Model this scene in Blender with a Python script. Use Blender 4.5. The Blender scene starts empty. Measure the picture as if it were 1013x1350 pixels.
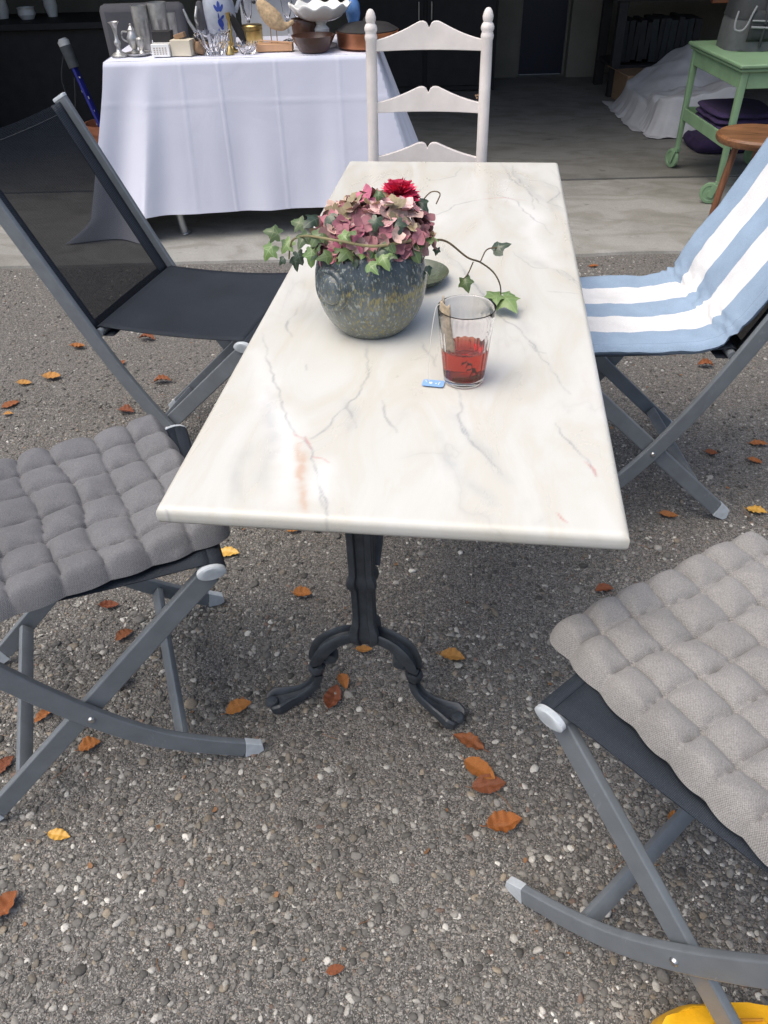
import bpy, bmesh, math, random
import numpy as np
from mathutils import Vector, Matrix, Euler, noise as mnoise
random.seed(7); RNG = np.random.default_rng(11)
PI = math.pi
scene = bpy.context.scene
col = scene.collection
R = math.radians

# ------------------------------------------------------------------ helpers
class MB:
    """collects shapes, then links them as ONE mesh object"""
    def __init__(self): self.v = []; self.f = []; self.c = None
    def add(self, verts, faces, M=None):
        b = len(self.v)
        for p in verts:
            p = Vector(p); self.v.append(M @ p if M is not None else p)
        for f in faces: self.f.append([b + i for i in f])
        return self
    def box(self, c, s, rot=None, M=None):
        h = [x / 2 for x in s]
        vs = [(x * h[0], y * h[1], z * h[2]) for x in (-1, 1) for y in (-1, 1) for z in (-1, 1)]
        T = Matrix.Translation(c) @ (Euler(rot).to_matrix().to_4x4() if rot else Matrix())
        if M is not None: T = M @ T
        return self.add(vs, [(0, 1, 3, 2), (4, 6, 7, 5), (0, 4, 5, 1), (2, 3, 7, 6), (0, 2, 6, 4), (1, 5, 7, 3)], T)
    def sweep(self, path, section, scales=None, up=(0, 0, 1), caps=True, M=None):
        """section: list of (a,b): a along the side vector, b along the normal"""
        P = [Vector(p) for p in path]; n = len(P); m = len(section); up = Vector(up); vs = []
        for i, p in enumerate(P):
            t = (P[min(i + 1, n - 1)] - P[max(i - 1, 0)]).normalized()
            s = up.cross(t)
            if s.length < 1e-4: s = Vector((1, 0, 0)).cross(t)
            s.normalize(); nn = t.cross(s)
            k = scales[i] if scales else 1
            ka, kb = k if isinstance(k, tuple) else (k, k)
            for a, b in section: vs.append(p + s * (a * ka) + nn * (b * kb))
        fs = []
        for i in range(n - 1):
            for j in range(m):
                j2 = (j + 1) % m
                fs.append((i * m + j, i * m + j2, (i + 1) * m + j2, (i + 1) * m + j))
        if caps:
            fs.append(tuple(reversed(range(m)))); fs.append(tuple((n - 1) * m + j for j in range(m)))
        return self.add(vs, fs, M)
    def tube(self, path, r, n=10, M=None, caps=True, up=(0, 0, 1)):
        sec = [(math.cos(2 * PI * k / n), math.sin(2 * PI * k / n)) for k in range(n)]
        rs = r if isinstance(r, (list, tuple)) else [r] * len(path)
        return self.sweep(path, sec, list(rs), up=up, caps=caps, M=M)
    def lathe(self, prof, n=32, M=None, closed=False):
        vs = []; m = len(prof)
        for k in range(n):
            a = 2 * PI * k / n
            for r, z in prof: vs.append((r * math.cos(a), r * math.sin(a), z))
        fs = []
        rng = range(m) if closed else range(m - 1)
        for k in range(n):
            k2 = (k + 1) % n
            for j in rng:
                j2 = (j + 1) % m
                fs.append((k * m + j, k2 * m + j, k2 * m + j2, k * m + j2))
        return self.add(vs, fs, M)
    def grid(self, fn, nu, nv, M=None, flip=False):
        vs = [fn(i / nu, j / nv) for i in range(nu + 1) for j in range(nv + 1)]
        fs = []
        for i in range(nu):
            for j in range(nv):
                a = i * (nv + 1) + j
                q = (a, a + nv + 1, a + nv + 2, a + 1)
                fs.append(q[::-1] if flip else q)
        return self.add(vs, fs, M)
    def build(self, name, mat, parent=None, smooth=True, angle=34, bevel=0, weld=False, loc=None, solid=0, subsurf=0, wn=False):
        me = bpy.data.meshes.new(name)
        nv_ = len(self.v)
        assert all(0 <= i < nv_ for f in self.f for i in f), name
        me.from_pydata([tuple(p) for p in self.v], [], self.f)
        if weld:
            bm = bmesh.new(); bm.from_mesh(me)
            bmesh.ops.remove_doubles(bm, verts=bm.verts, dist=1e-5)
            bmesh.ops.recalc_face_normals(bm, faces=bm.faces)
            bm.to_mesh(me); bm.free()
        me.materials.append(mat)
        if smooth:
            me.polygons.foreach_set('use_smooth', [True] * len(me.polygons))
            me.set_sharp_from_angle(angle=R(angle))
        o = bpy.data.objects.new(name, me); col.objects.link(o)
        if loc is not None: o.location = loc
        if parent is not None: o.parent = parent
        if solid:
            s = o.modifiers.new('thick', 'SOLIDIFY'); s.thickness = solid; s.offset = 0
        if bevel:
            b = o.modifiers.new('bevel', 'BEVEL'); b.width = bevel; b.segments = 2; b.limit_method = 'ANGLE'; b.angle_limit = R(40)
        if wn:
            q = o.modifiers.new('face_normals', 'WEIGHTED_NORMAL'); q.weight = 100; q.keep_sharp = True
        if subsurf:
            s = o.modifiers.new('sub', 'SUBSURF'); s.levels = subsurf; s.render_levels = subsurf
        return o

def np_mesh(name, verts, faces, mat, smooth=True, attrs=None):
    """fast mesh from numpy arrays; faces (n,k)"""
    me = bpy.data.meshes.new(name)
    nv, (nf, k) = len(verts), faces.shape
    me.vertices.add(nv); me.vertices.foreach_set('co', np.ascontiguousarray(verts, dtype=np.float32).ravel())
    me.loops.add(nf * k); me.loops.foreach_set('vertex_index', faces.astype(np.int32).ravel())
    me.polygons.add(nf); me.polygons.foreach_set('loop_start', np.arange(0, nf * k, k, dtype=np.int32))
    me.polygons.foreach_set('use_smooth', np.full(nf, smooth))
    me.update(calc_edges=True)
    for an, (kind, data) in (attrs or {}).items():
        a = me.attributes.new(an, kind, 'POINT')
        a.data.foreach_set('value' if kind == 'FLOAT' else 'color', np.ascontiguousarray(data, dtype=np.float32).ravel())
    me.materials.append(mat)
    o = bpy.data.objects.new(name, me); col.objects.link(o)
    return o

def thing(name, label, cat, loc=(0, 0, 0), rz=0, group=None):
    o = bpy.data.objects.new(name, None); col.objects.link(o)
    o.empty_display_size = .05
    o.location = loc; o.rotation_euler = (0, 0, rz)
    return tag(o, label, cat, group)
def tag(o, label, cat, group=None):
    o['label'] = label; o['category'] = cat
    if group: o['group'] = group
    return o
def struct(o, label=None):
    o['kind'] = 'structure'
    if label: o['label'] = label
    return o

def crom(pts, n=8):
    """Catmull-Rom through points"""
    P = [Vector(p) for p in pts]; P = [2 * P[0] - P[1]] + P + [2 * P[-1] - P[-2]]; out = []
    for i in range(1, len(P) - 2):
        for k in range(n):
            t = k / n; a, b, c, d = P[i - 1:i + 3]
            out.append(.5 * ((2 * b) + (c - a) * t + (2 * a - 5 * b + 4 * c - d) * t * t + (3 * b - a - 3 * c + d) * t ** 3))
    out.append(P[-2]); return out
def rrect(w, h, r=.003, n=3):
    n = min(n, 2) if w < .03 else n
    out = []
    for sx, sy, a0 in ((1, 1, 0), (-1, 1, 90), (-1, -1, 180), (1, -1, 270)):
        for k in range(n + 1):
            a = R(a0 + 90 * k / n)
            out.append((sx * (w / 2 - r) + r * math.cos(a), sy * (h / 2 - r) + r * math.sin(a)))
    return out

# ------------------------------------------------------------------ materials
def nodes(name):
    m = bpy.data.materials.new(name); m.use_nodes = True
    nt = m.node_tree; b = nt.nodes['Principled BSDF']
    def N(t, **kw):
        n = nt.nodes.new(t)
        for k, v in kw.items():
            if k in n.inputs: n.inputs[k].default_value = v
            else: setattr(n, k, v)
        return n
    def L(a, b_): nt.links.new(a, b_)
    return m, nt, b, N, L
def ramp(N, stops, interp='LINEAR'):
    r = N('ShaderNodeValToRGB'); cr = r.color_ramp; cr.interpolation = interp
    while len(cr.elements) < len(stops): cr.elements.new(.5)
    for e, (p, c) in zip(cr.elements, stops):
        e.position = p; e.color = (*c, 1) if len(c) == 3 else c
    return r
def mixc(N, L, fac, a, b_, mode='MIX'):
    m = N('ShaderNodeMix', data_type='RGBA', blend_type=mode)
    for sock, val in ((m.inputs[0], fac), (m.inputs[6], a), (m.inputs[7], b_)):
        if hasattr(val, 'links'): L(val, sock)
        elif isinstance(val, (tuple, list)): sock.default_value = (*val[:3], 1)
        else: sock.default_value = val
    return m.outputs[2]
def pm(name, c, rough=.5, metal=0, var=.12, vscale=12, bump=0, bscale=60, spec=.5, c2=None, **kw):
    """painted / plain surface with mottled colour and optional fine bump"""
    m, nt, b, N, L = nodes(name)
    tc = N('ShaderNodeTexCoord')
    n1 = N('ShaderNodeTexNoise', Scale=vscale, Detail=5.0, Roughness=.6)
    L(tc.outputs['Object'], n1.inputs['Vector'])
    lo = tuple(x * (1 - var) for x in c); hi = tuple(min(1, x * (1 + var)) for x in (c2 or c))
    r = ramp(N, [(.3, lo), (.7, hi)]); L(n1.outputs['Fac'], r.inputs[0])
    L(r.outputs[0], b.inputs['Base Color'])
    mr = N('ShaderNodeMapRange'); mr.inputs['To Min'].default_value = max(0, rough - .08); mr.inputs['To Max'].default_value = min(1, rough + .1)
    L(n1.outputs['Fac'], mr.inputs['Value']); L(mr.outputs[0], b.inputs['Roughness'])
    b.inputs['Metallic'].default_value = metal
    b.inputs['Specular IOR Level'].default_value = spec
    if bump:
        n2 = N('ShaderNodeTexNoise', Scale=bscale, Detail=4.0)
        L(tc.outputs['Object'], n2.inputs['Vector'])
        bp = N('ShaderNodeBump', Strength=bump, Distance=.002); L(n2.outputs['Fac'], bp.inputs['Height']); L(bp.outputs[0], b.inputs['Normal'])
    for k, v in kw.items(): b.inputs[k].default_value = v
    return m
def weave(name, c, c2, scale=900, rough=.9, bump=.5, alpha=1.0, sheen=0, slub=.25):
    """woven cloth: crossed threads in bump and colour, slubs"""
    m, nt, b, N, L = nodes(name)
    tc = N('ShaderNodeTexCoord')
    w1 = N('ShaderNodeTexWave', Scale=scale / 6.283, Distortion=1.6, bands_direction='X'); w1.inputs['Detail Scale'].default_value = 3
    w2 = N('ShaderNodeTexWave', Scale=scale / 6.283, Distortion=1.6, bands_direction='Y'); w2.inputs['Detail Scale'].default_value = 3
    for w in (w1, w2): L(tc.outputs['Object'], w.inputs['Vector'])
    mul = N('ShaderNodeMath', operation='MULTIPLY'); L(w1.outputs['Fac'], mul.inputs[0]); L(w2.outputs['Fac'], mul.inputs[1])
    n1 = N('ShaderNodeTexNoise', Scale=420.0, Detail=4.0, Roughness=.7); L(tc.outputs['Object'], n1.inputs['Vector'])
    n2 = N('ShaderNodeTexNoise', Scale=9.0, Detail=5.0); L(tc.outputs['Object'], n2.inputs['Vector'])
    ad = N('ShaderNodeMath', operation='ADD'); L(mul.outputs[0], ad.inputs[0]); L(n1.outputs['Fac'], ad.inputs[1])
    r = ramp(N, [(.35, c), (.95, c2)])
    hf = N('ShaderNodeMath', operation='MULTIPLY'); hf.inputs[1].default_value = .62; L(ad.outputs[0], hf.inputs[0]); L(hf.outputs[0], r.inputs[0])
    r2 = ramp(N, [(.3, (1 - slub,) * 3), (.7, (1, 1, 1))]); L(n2.outputs['Fac'], r2.inputs[0])
    cc = mixc(N, L, 1.0, r.outputs[0], r2.outputs[0], 'MULTIPLY')
    L(cc, b.inputs['Base Color'])
    b.inputs['Roughness'].default_value = rough; b.inputs['Specular IOR Level'].default_value = .25
    if sheen: b.inputs['Sheen Weight'].default_value = sheen
    bp = N('ShaderNodeBump', Strength=bump, Distance=.0012); L(ad.outputs[0], bp.inputs['Height']); L(bp.outputs[0], b.inputs['Normal'])
    if alpha < 1: b.inputs['Alpha'].default_value = alpha
    return m

M = {}
M['steel_grey'] = pm('grey_powder_coat', (.150, .168, .185), rough=.32, var=.12, vscale=22, bump=.10, bscale=700, spec=.6)
def worn(m, c, thr=.66, scale=38.0):
    """pale scuffs and dust specks worn into a coat of paint"""
    nt = m.node_tree; b = nt.nodes['Principled BSDF']
    src = b.inputs['Base Color'].links[0].from_socket
    tc = nt.nodes.new('ShaderNodeTexCoord'); mp = nt.nodes.new('ShaderNodeMapping'); mp.inputs['Scale'].default_value = (1, 1, .35)
    n = nt.nodes.new('ShaderNodeTexNoise'); n.inputs['Scale'].default_value = scale; n.inputs['Detail'].default_value = 9; n.inputs['Roughness'].default_value = .8
    nt.links.new(tc.outputs['Object'], mp.inputs['Vector']); nt.links.new(mp.outputs[0], n.inputs['Vector'])
    r = nt.nodes.new('ShaderNodeValToRGB'); r.color_ramp.elements[0].position = thr; r.color_ramp.elements[1].position = thr + .06; r.color_ramp.elements[1].color = (.6, .6, .6, 1)
    nt.links.new(n.outputs['Fac'], r.inputs[0])
    x = nt.nodes.new('ShaderNodeMix'); x.data_type = 'RGBA'; nt.links.new(r.outputs[0], x.inputs[0]); nt.links.new(src, x.inputs[6]); x.inputs[7].default_value = (*c, 1)
    nt.links.new(x.outputs[2], b.inputs['Base Color'])
worn(M['steel_grey'], (.27, .285, .295), .605)
M['cap_grey'] = pm('pale_grey_plastic', (.46, .50, .53), rough=.4, var=.12, vscale=60)
M['bolt'] = pm('zinc_bolt', (.5, .5, .5), rough=.3, metal=1)
M['sling'] = weave('navy_sling_mesh', (.015, .020, .029), (.062, .076, .096), scale=1000, rough=.55, bump=.6, slub=.3)
M['sling_open'] = weave('open_sling_mesh', (.006, .007, .010), (.040, .048, .058), scale=1500, rough=.5, bump=.3, alpha=.87)
M['cushion'] = weave('grey_woven_cotton', (.165, .165, .18), (.30, .30, .318), scale=900, rough=.95, bump=.6, sheen=.15, slub=.16)
M['cushion_warm'] = weave('warm_grey_woven_cotton', (.235, .228, .22), (.42, .408, .395), scale=820, rough=.95, bump=.8, sheen=.15, slub=.14)
M['iron'] = pm('painted_cast_iron', (.035, .042, .05), rough=.42, var=.35, vscale=35, bump=.35, bscale=180)
M['white_paint'] = pm('worn_white_paint', (.66, .615, .585), rough=.5, var=.09, vscale=14, bump=.15, bscale=120)
M['green_paint'] = pm('soft_green_paint', (.175, .285, .165), rough=.5, var=.12, vscale=10, bump=.15, bscale=90)
def woodgrain(name, c1, c2, axis='X'):
    m, nt, b, N, L = nodes(name)
    tc = N('ShaderNodeTexCoord'); mp = N('ShaderNodeMapping'); mp.inputs['Scale'].default_value = (1.2, 14, 14) if axis == 'X' else (14, 14, 1.2); L(tc.outputs['Object'], mp.inputs['Vector'])
    n = N('ShaderNodeTexNoise', Scale=5.0, Detail=7.0, Roughness=.7, Distortion=.8); L(mp.outputs[0], n.inputs['Vector'])
    n2 = N('ShaderNodeTexNoise', Scale=7.0, Detail=4.0); L(tc.outputs['Object'], n2.inputs['Vector'])
    r = ramp(N, [(.32, c1), (.68, c2)]); L(n.outputs['Fac'], r.inputs[0])
    r2 = ramp(N, [(.3, (.6,) * 3), (.65, (1,) * 3)]); L(n2.outputs['Fac'], r2.inputs[0])
    L(mixc(N, L, 1.0, r.outputs[0], r2.outputs[0], 'MULTIPLY'), b.inputs['Base Color']); b.inputs['Roughness'].default_value = .45
    bp = N('ShaderNodeBump', Strength=.3, Distance=.002); L(n.outputs['Fac'], bp.inputs['Height']); L(bp.outputs[0], b.inputs['Normal'])
    return m
M['wood_brown'] = woodgrain('worn_stool_wood', (.10, .042, .018), (.30, .135, .058))
M['wood_leg'] = woodgrain('stool_leg_wood', (.13, .05, .025), (.27, .115, .055), 'Z')
M['pewter'] = pm('dull_pewter', (.46, .455, .44), rough=.36, metal=.75, var=.2, vscale=40, bump=.1, bscale=100)
M['brass'] = pm('polished_brass', (.62, .45, .18), rough=.3, metal=1)
M['copper'] = pm('copper_side', (.55, .24, .13), rough=.38, metal=1, var=.25)
M['steel_leg'] = pm('galvanised_leg', (.45, .46, .46), rough=.35, metal=.8)
M['dark'] = pm('dark_stained_board', (.018, .017, .018), rough=.7, var=.4)
M['black_fabric'] = pm('black_nylon', (.022, .026, .028), rough=.75, var=.3, vscale=30, bump=.3, bscale=300)
M['grey_fabric'] = pm('grey_nylon', (.080, .087, .09), rough=.8, var=.2, vscale=25, bump=.3, bscale=300)
M['purple'] = pm('purple_cloth', (.030, .017, .062), rough=.9, var=.35, vscale=20, bump=.3)
M['terracotta'] = pm('terracotta', (.40, .15, .08), rough=.85, var=.2)
M['bluepaint'] = pm('blue_enamel', (.03, .035, .27), rough=.35, var=.3)
M['darkblue_door'] = pm('dark_blue_door_paint', (.007, .010, .026), rough=.5, var=.2)
M['plaster'] = pm('old_garage_plaster', (.19, .18, .15), rough=.9, var=.18, vscale=3, bump=.3, bscale=40)
M['cream_ceramic'] = pm('white_glazed_ceramic', (.82, .82, .79), rough=.15, var=.03)
M['brown_ceramic'] = pm('brown_glazed_ceramic', (.085, .042, .03), rough=.2, var=.3)
M['cardboard'] = pm('cream_card', (.62, .56, .44), rough=.8, var=.08)
M['brown_card'] = pm('brown_card', (.27, .17, .10), rough=.85, var=.15)
M['dust_sheet'] = pm('pale_dust_sheet', (.50, .50, .505), rough=.9, var=.12, vscale=6, bump=.2, bscale=90)
M['grey_upholstery'] = pm('grey_upholstery', (.075, .075, .085), rough=.9, var=.1)
M['bird_wood'] = pm('weathered_bird_wood', (.50, .36, .21), rough=.7, var=.35, vscale=60, bump=.4, bscale=140)
M['pale_wood'] = pm('pale_base_wood', (.50, .29, .16), rough=.6, var=.15)
M['orange_wood'] = pm('orange_brown_wood', (.36, .13, .055), rough=.45, var=.25, vscale=7)
M['yellow'] = pm('yellow_leather', (.80, .42, .012), rough=.42, var=.14, vscale=18, bump=.3, bscale=150)
M['white_print'] = pm('white_ink', (.85, .87, .9), rough=.6, var=.02)
M['string'] = pm('cotton_string', (.75, .73, .68), rough=.9)
M['tag_blue'] = pm('blue_paper', (.24, .42, .72), rough=.6, var=.05)
M['teapaper'] = pm('wet_tea_paper', (.40, .32, .22), rough=.55, var=.5, vscale=120, bump=.4, bscale=250)
M['herb'] = pm('dark_herb', (.035, .03, .02), rough=.6, var=.3)
M['glaze_green'] = pm('dull_green_glaze', (.085, .10, .065), rough=.25, var=.3, vscale=40)
M['rubber_black'] = pm('black_moulding', (.015, .015, .016), rough=.6)

def glassmat(name, color=(1, 1, 1), rough=0, ior=1.45):
    m, nt, b, N, L = nodes(name)
    b.inputs['Base Color'].default_value = (*color, 1); b.inputs['Roughness'].default_value = rough
    b.inputs['IOR'].default_value = ior; b.inputs['Transmission Weight'].default_value = 1
    return m
M['glass'] = glassmat('clear_glass', (.985, .97, .975))
M['tea'] = glassmat('rose_hip_tea', (.80, .34, .20), ior=1.33)
# thicker deep red body of the tea: absorbing volume
_nt = M['tea'].node_tree
_va = _nt.nodes.new('ShaderNodeVolumeAbsorption'); _va.inputs['Color'].default_value = (.86, .15, .05, 1); _va.inputs['Density'].default_value = 46
_nt.links.new(_va.outputs[0], _nt.nodes['Material Output'].inputs['Volume'])

def attr_mat(name, attr, rough=.6, trans=0, var=.15, vscale=80, sss=0):
    m, nt, b, N, L = nodes(name)
    a = N('ShaderNodeAttribute', attribute_name=attr)
    tc = N('ShaderNodeTexCoord'); n1 = N('ShaderNodeTexNoise', Scale=float(vscale), Detail=4.0); L(tc.outputs['Object'], n1.inputs['Vector'])
    r = ramp(N, [(.3, (1 - var,) * 3), (.7, (1, 1, 1))]); L(n1.outputs['Fac'], r.inputs[0])
    L(mixc(N, L, 1.0, a.outputs['Color'], r.outputs[0], 'MULTIPLY'), b.inputs['Base Color'])
    b.inputs['Roughness'].default_value = rough
    return m
M['petal'] = attr_mat('hydrangea_petal', 'tint', .7, var=.3, vscale=150)
M['pebble'] = attr_mat('pebble_stone', 'tint', .75, var=.35, vscale=420)

def leafmat(name, c1, c2, vein=(0, 0, 0), rough=.45):
    m, nt, b, N, L = nodes(name)
    tc = N('ShaderNodeTexCoord'); oi = N('ShaderNodeObjectInfo')
    n1 = N('ShaderNodeTexNoise', Scale=70.0, Detail=5.0); L(tc.outputs['Object'], n1.inputs['Vector'])
    mx = N('ShaderNodeMath', operation='MULTIPLY_ADD'); L(n1.outputs['Fac'], mx.inputs[0]); mx.inputs[1].default_value = .7
    L(oi.outputs['Random'], mx.inputs[2])
    sc = N('ShaderNodeMath', operation='MULTIPLY'); L(mx.outputs[0], sc.inputs[0]); sc.inputs[1].default_value = .6
    r = ramp(N, [(.15, c1), (.85, c2)]); L(sc.outputs[0], r.inputs[0])
    L(r.outputs[0], b.inputs['Base Color']); b.inputs['Roughness'].default_value = rough
    return m
def ivymat(name, c1, c2, cv, rough=.4):
    m = leafmat(name, c1, c2, rough=rough); nt = m.node_tree; b = nt.nodes['Principled BSDF']
    def N(t, **kw):
        n = nt.nodes.new(t)
        for k, v in kw.items():
            if k in n.inputs: n.inputs[k].default_value = v
            else: setattr(n, k, v)
        return n
    L = lambda a, q: nt.links.new(a, q)
    src = b.inputs['Base Color'].links[0].from_socket
    tc = N('ShaderNodeTexCoord'); sx = N('ShaderNodeSeparateXYZ'); L(tc.outputs['Object'], sx.inputs[0])
    ax = N('ShaderNodeMath', operation='ABSOLUTE'); L(sx.outputs[0], ax.inputs[0])
    lines = [ax.outputs[0]]
    for k, y0 in ((.95, .02), (.35, .30), (-.6, .0)):     # side veins fanning from the stalk
        l = N('ShaderNodeMath', operation='MULTIPLY_ADD'); L(ax.outputs[0], l.inputs[0]); l.inputs[1].default_value = k; l.inputs[2].default_value = y0
        d = N('ShaderNodeMath', operation='SUBTRACT'); L(sx.outputs[1], d.inputs[0]); L(l.outputs[0], d.inputs[1])
        a = N('ShaderNodeMath', operation='ABSOLUTE'); L(d.outputs[0], a.inputs[0]); lines.append(a.outputs[0])
    cur = lines[0]
    for q in lines[1:]:
        mn = N('ShaderNodeMath', operation='MINIMUM'); L(cur, mn.inputs[0]); L(q, mn.inputs[1]); cur = mn.outputs[0]
    r = ramp(N, [(.0, (.75,) * 3), (.035, (0,) * 3)]); L(cur, r.inputs[0])
    L(mixc(N, L, r.outputs[0], src, cv), b.inputs['Base Color'])
    return m
M['ivy'] = ivymat('ivy_leaf', (.036, .066, .024), (.105, .155, .055), (.17, .22, .10))
M['ivy_dark'] = ivymat('dark_ivy_leaf', (.020, .038, .024), (.045, .072, .042), (.10, .13, .08), rough=.3)
M['ivy_light'] = ivymat('young_ivy_leaf', (.10, .18, .055), (.20, .29, .10), (.28, .36, .18))
M['stem'] = pm('ivy_stem', (.12, .085, .045), rough=.7, var=.3)
M['stem_green'] = pm('green_vine_stem', (.23, .20, .10), rough=.7, var=.3)

def autumn():
    m, nt, b, N, L = nodes('autumn_beech_leaf')
    tc = N('ShaderNodeTexCoord'); oi = N('ShaderNodeObjectInfo')
    r = ramp(N, [(0, (.24, .070, .026)), (.3, (.40, .135, .032)), (.7, (.52, .21, .045)), (1, (.58, .29, .065))])
    L(oi.outputs['Random'], r.inputs[0])
    w = N('ShaderNodeTexWave', Scale=34.0, Distortion=1.5, wave_type='BANDS', bands_direction='DIAGONAL')
    L(tc.outputs['Object'], w.inputs['Vector'])
    n1 = N('ShaderNodeTexNoise', Scale=60.0, Detail=5.0); L(tc.outputs['Object'], n1.inputs['Vector'])
    r2 = ramp(N, [(.25, (.45, .42, .4)), (.6, (1, 1, 1))]); L(n1.outputs['Fac'], r2.inputs[0])
    r3 = ramp(N, [(.0, (.72, .7, .68)), (.35, (1, 1, 1))]); L(w.outputs['Fac'], r3.inputs[0])
    c = mixc(N, L, 1.0, r.outputs[0], r2.outputs[0], 'MULTIPLY'); c = mixc(N, L, 1.0, c, r3.outputs[0], 'MULTIPLY')
    L(c, b.inputs['Base Color']); b.inputs['Roughness'].default_value = .5
    bp = N('ShaderNodeBump', Strength=.4, Distance=.002); L(w.outputs['Fac'], bp.inputs['Height']); L(bp.outputs[0], b.inputs['Normal'])
    return m
M['autumn'] = autumn()

def marble():
    m, nt, b, N, L = nodes('cream_marble')
    tc = N('ShaderNodeTexCoord')
    mp = N('ShaderNodeMapping'); mp.inputs['Scale'].default_value = (1.5, .5, 1); mp.inputs['Rotation'].default_value = (0, 0, R(-24)); L(tc.outputs['Object'], mp.inputs['Vector'])
    n1 = N('ShaderNodeTexNoise', Scale=6.5, Detail=8.0, Roughness=.62, Distortion=.9); L(mp.outputs[0], n1.inputs['Vector'])
    # creamy / pinkish / whiter clouds
    r1 = ramp(N, [(.26, (.560, .550, .502)), (.40, (.548, .528, .465)), (.50, (.570, .560, .512)), (.60, (.592, .585, .545)), (.76, (.558, .528, .475))]); L(n1.outputs['Fac'], r1.inputs[0])
    n2 = N('ShaderNodeTexNoise', Scale=3.2, Detail=5.0, Roughness=.5, Distortion=.5); L(mp.outputs[0], n2.inputs['Vector'])
    # thin wandering veins where the noise crosses one half
    sb = N('ShaderNodeMath', operation='SUBTRACT'); L(n2.outputs['Fac'], sb.inputs[0]); sb.inputs[1].default_value = .5
    ab = N('ShaderNodeMath', operation='ABSOLUTE'); L(sb.outputs[0], ab.inputs[0])
    rv = ramp(N, [(0, (.30, .30, .30)), (.006, (.12, .12, .12)), (.03, (0, 0, 0))]); L(ab.outputs[0], rv.inputs[0])
    n3 = N('ShaderNodeTexNoise', Scale=4.0, Detail=2.0); L(tc.outputs['Object'], n3.inputs['Vector'])
    gate = ramp(N, [(.48, (0, 0, 0)), (.62, (1, 1, 1))]); L(n3.outputs['Fac'], gate.inputs[0])
    fv = N('ShaderNodeMath', operation='MULTIPLY'); L(rv.outputs[0], fv.inputs[0]); L(gate.outputs[0], fv.inputs[1])
    c = mixc(N, L, fv.outputs[0], r1.outputs[0], (.36, .345, .32))
    def at(n): return N('ShaderNodeAttribute', attribute_name=n).outputs['Fac']
    nb = N('ShaderNodeTexNoise', Scale=26.0, Detail=4.0); L(tc.outputs['Object'], nb.inputs['Vector'])
    brk = ramp(N, [(.34, (.3,) * 3), (.55, (1,) * 3)]); L(nb.outputs['Fac'], brk.inputs[0])
    def mul(a, b_):
        q = N('ShaderNodeMath', operation='MULTIPLY'); L(a, q.inputs[0]); L(b_, q.inputs[1]); return q.outputs[0]
    c = mixc(N, L, at('white'), c, (.69, .685, .66))
    c = mixc(N, L, mul(at('cloud'), brk.outputs[0]), c, (.36, .375, .375))
    c = mixc(N, L, mul(at('rust'), brk.outputs[0]), c, (.50, .26, .13))
    c = mixc(N, L, mul(at('pink'), brk.outputs[0]), c, (.52, .22, .20))
    c = mixc(N, L, mul(at('vein'), brk.outputs[0]), c, (.20, .21, .23))
    L(c, b.inputs['Base Color'])
    b.inputs['Roughness'].default_value = .30; b.inputs['Specular IOR Level'].default_value = .4
    rr = ramp(N, [(.3, (.24,) * 3), (.7, (.42,) * 3)]); L(n1.outputs['Fac'], rr.inputs[0]); L(rr.outputs[0], b.inputs['Roughness'])
    b.inputs['Subsurface Weight'].default_value = .0
    return m
M['marble'] = marble()

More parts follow.
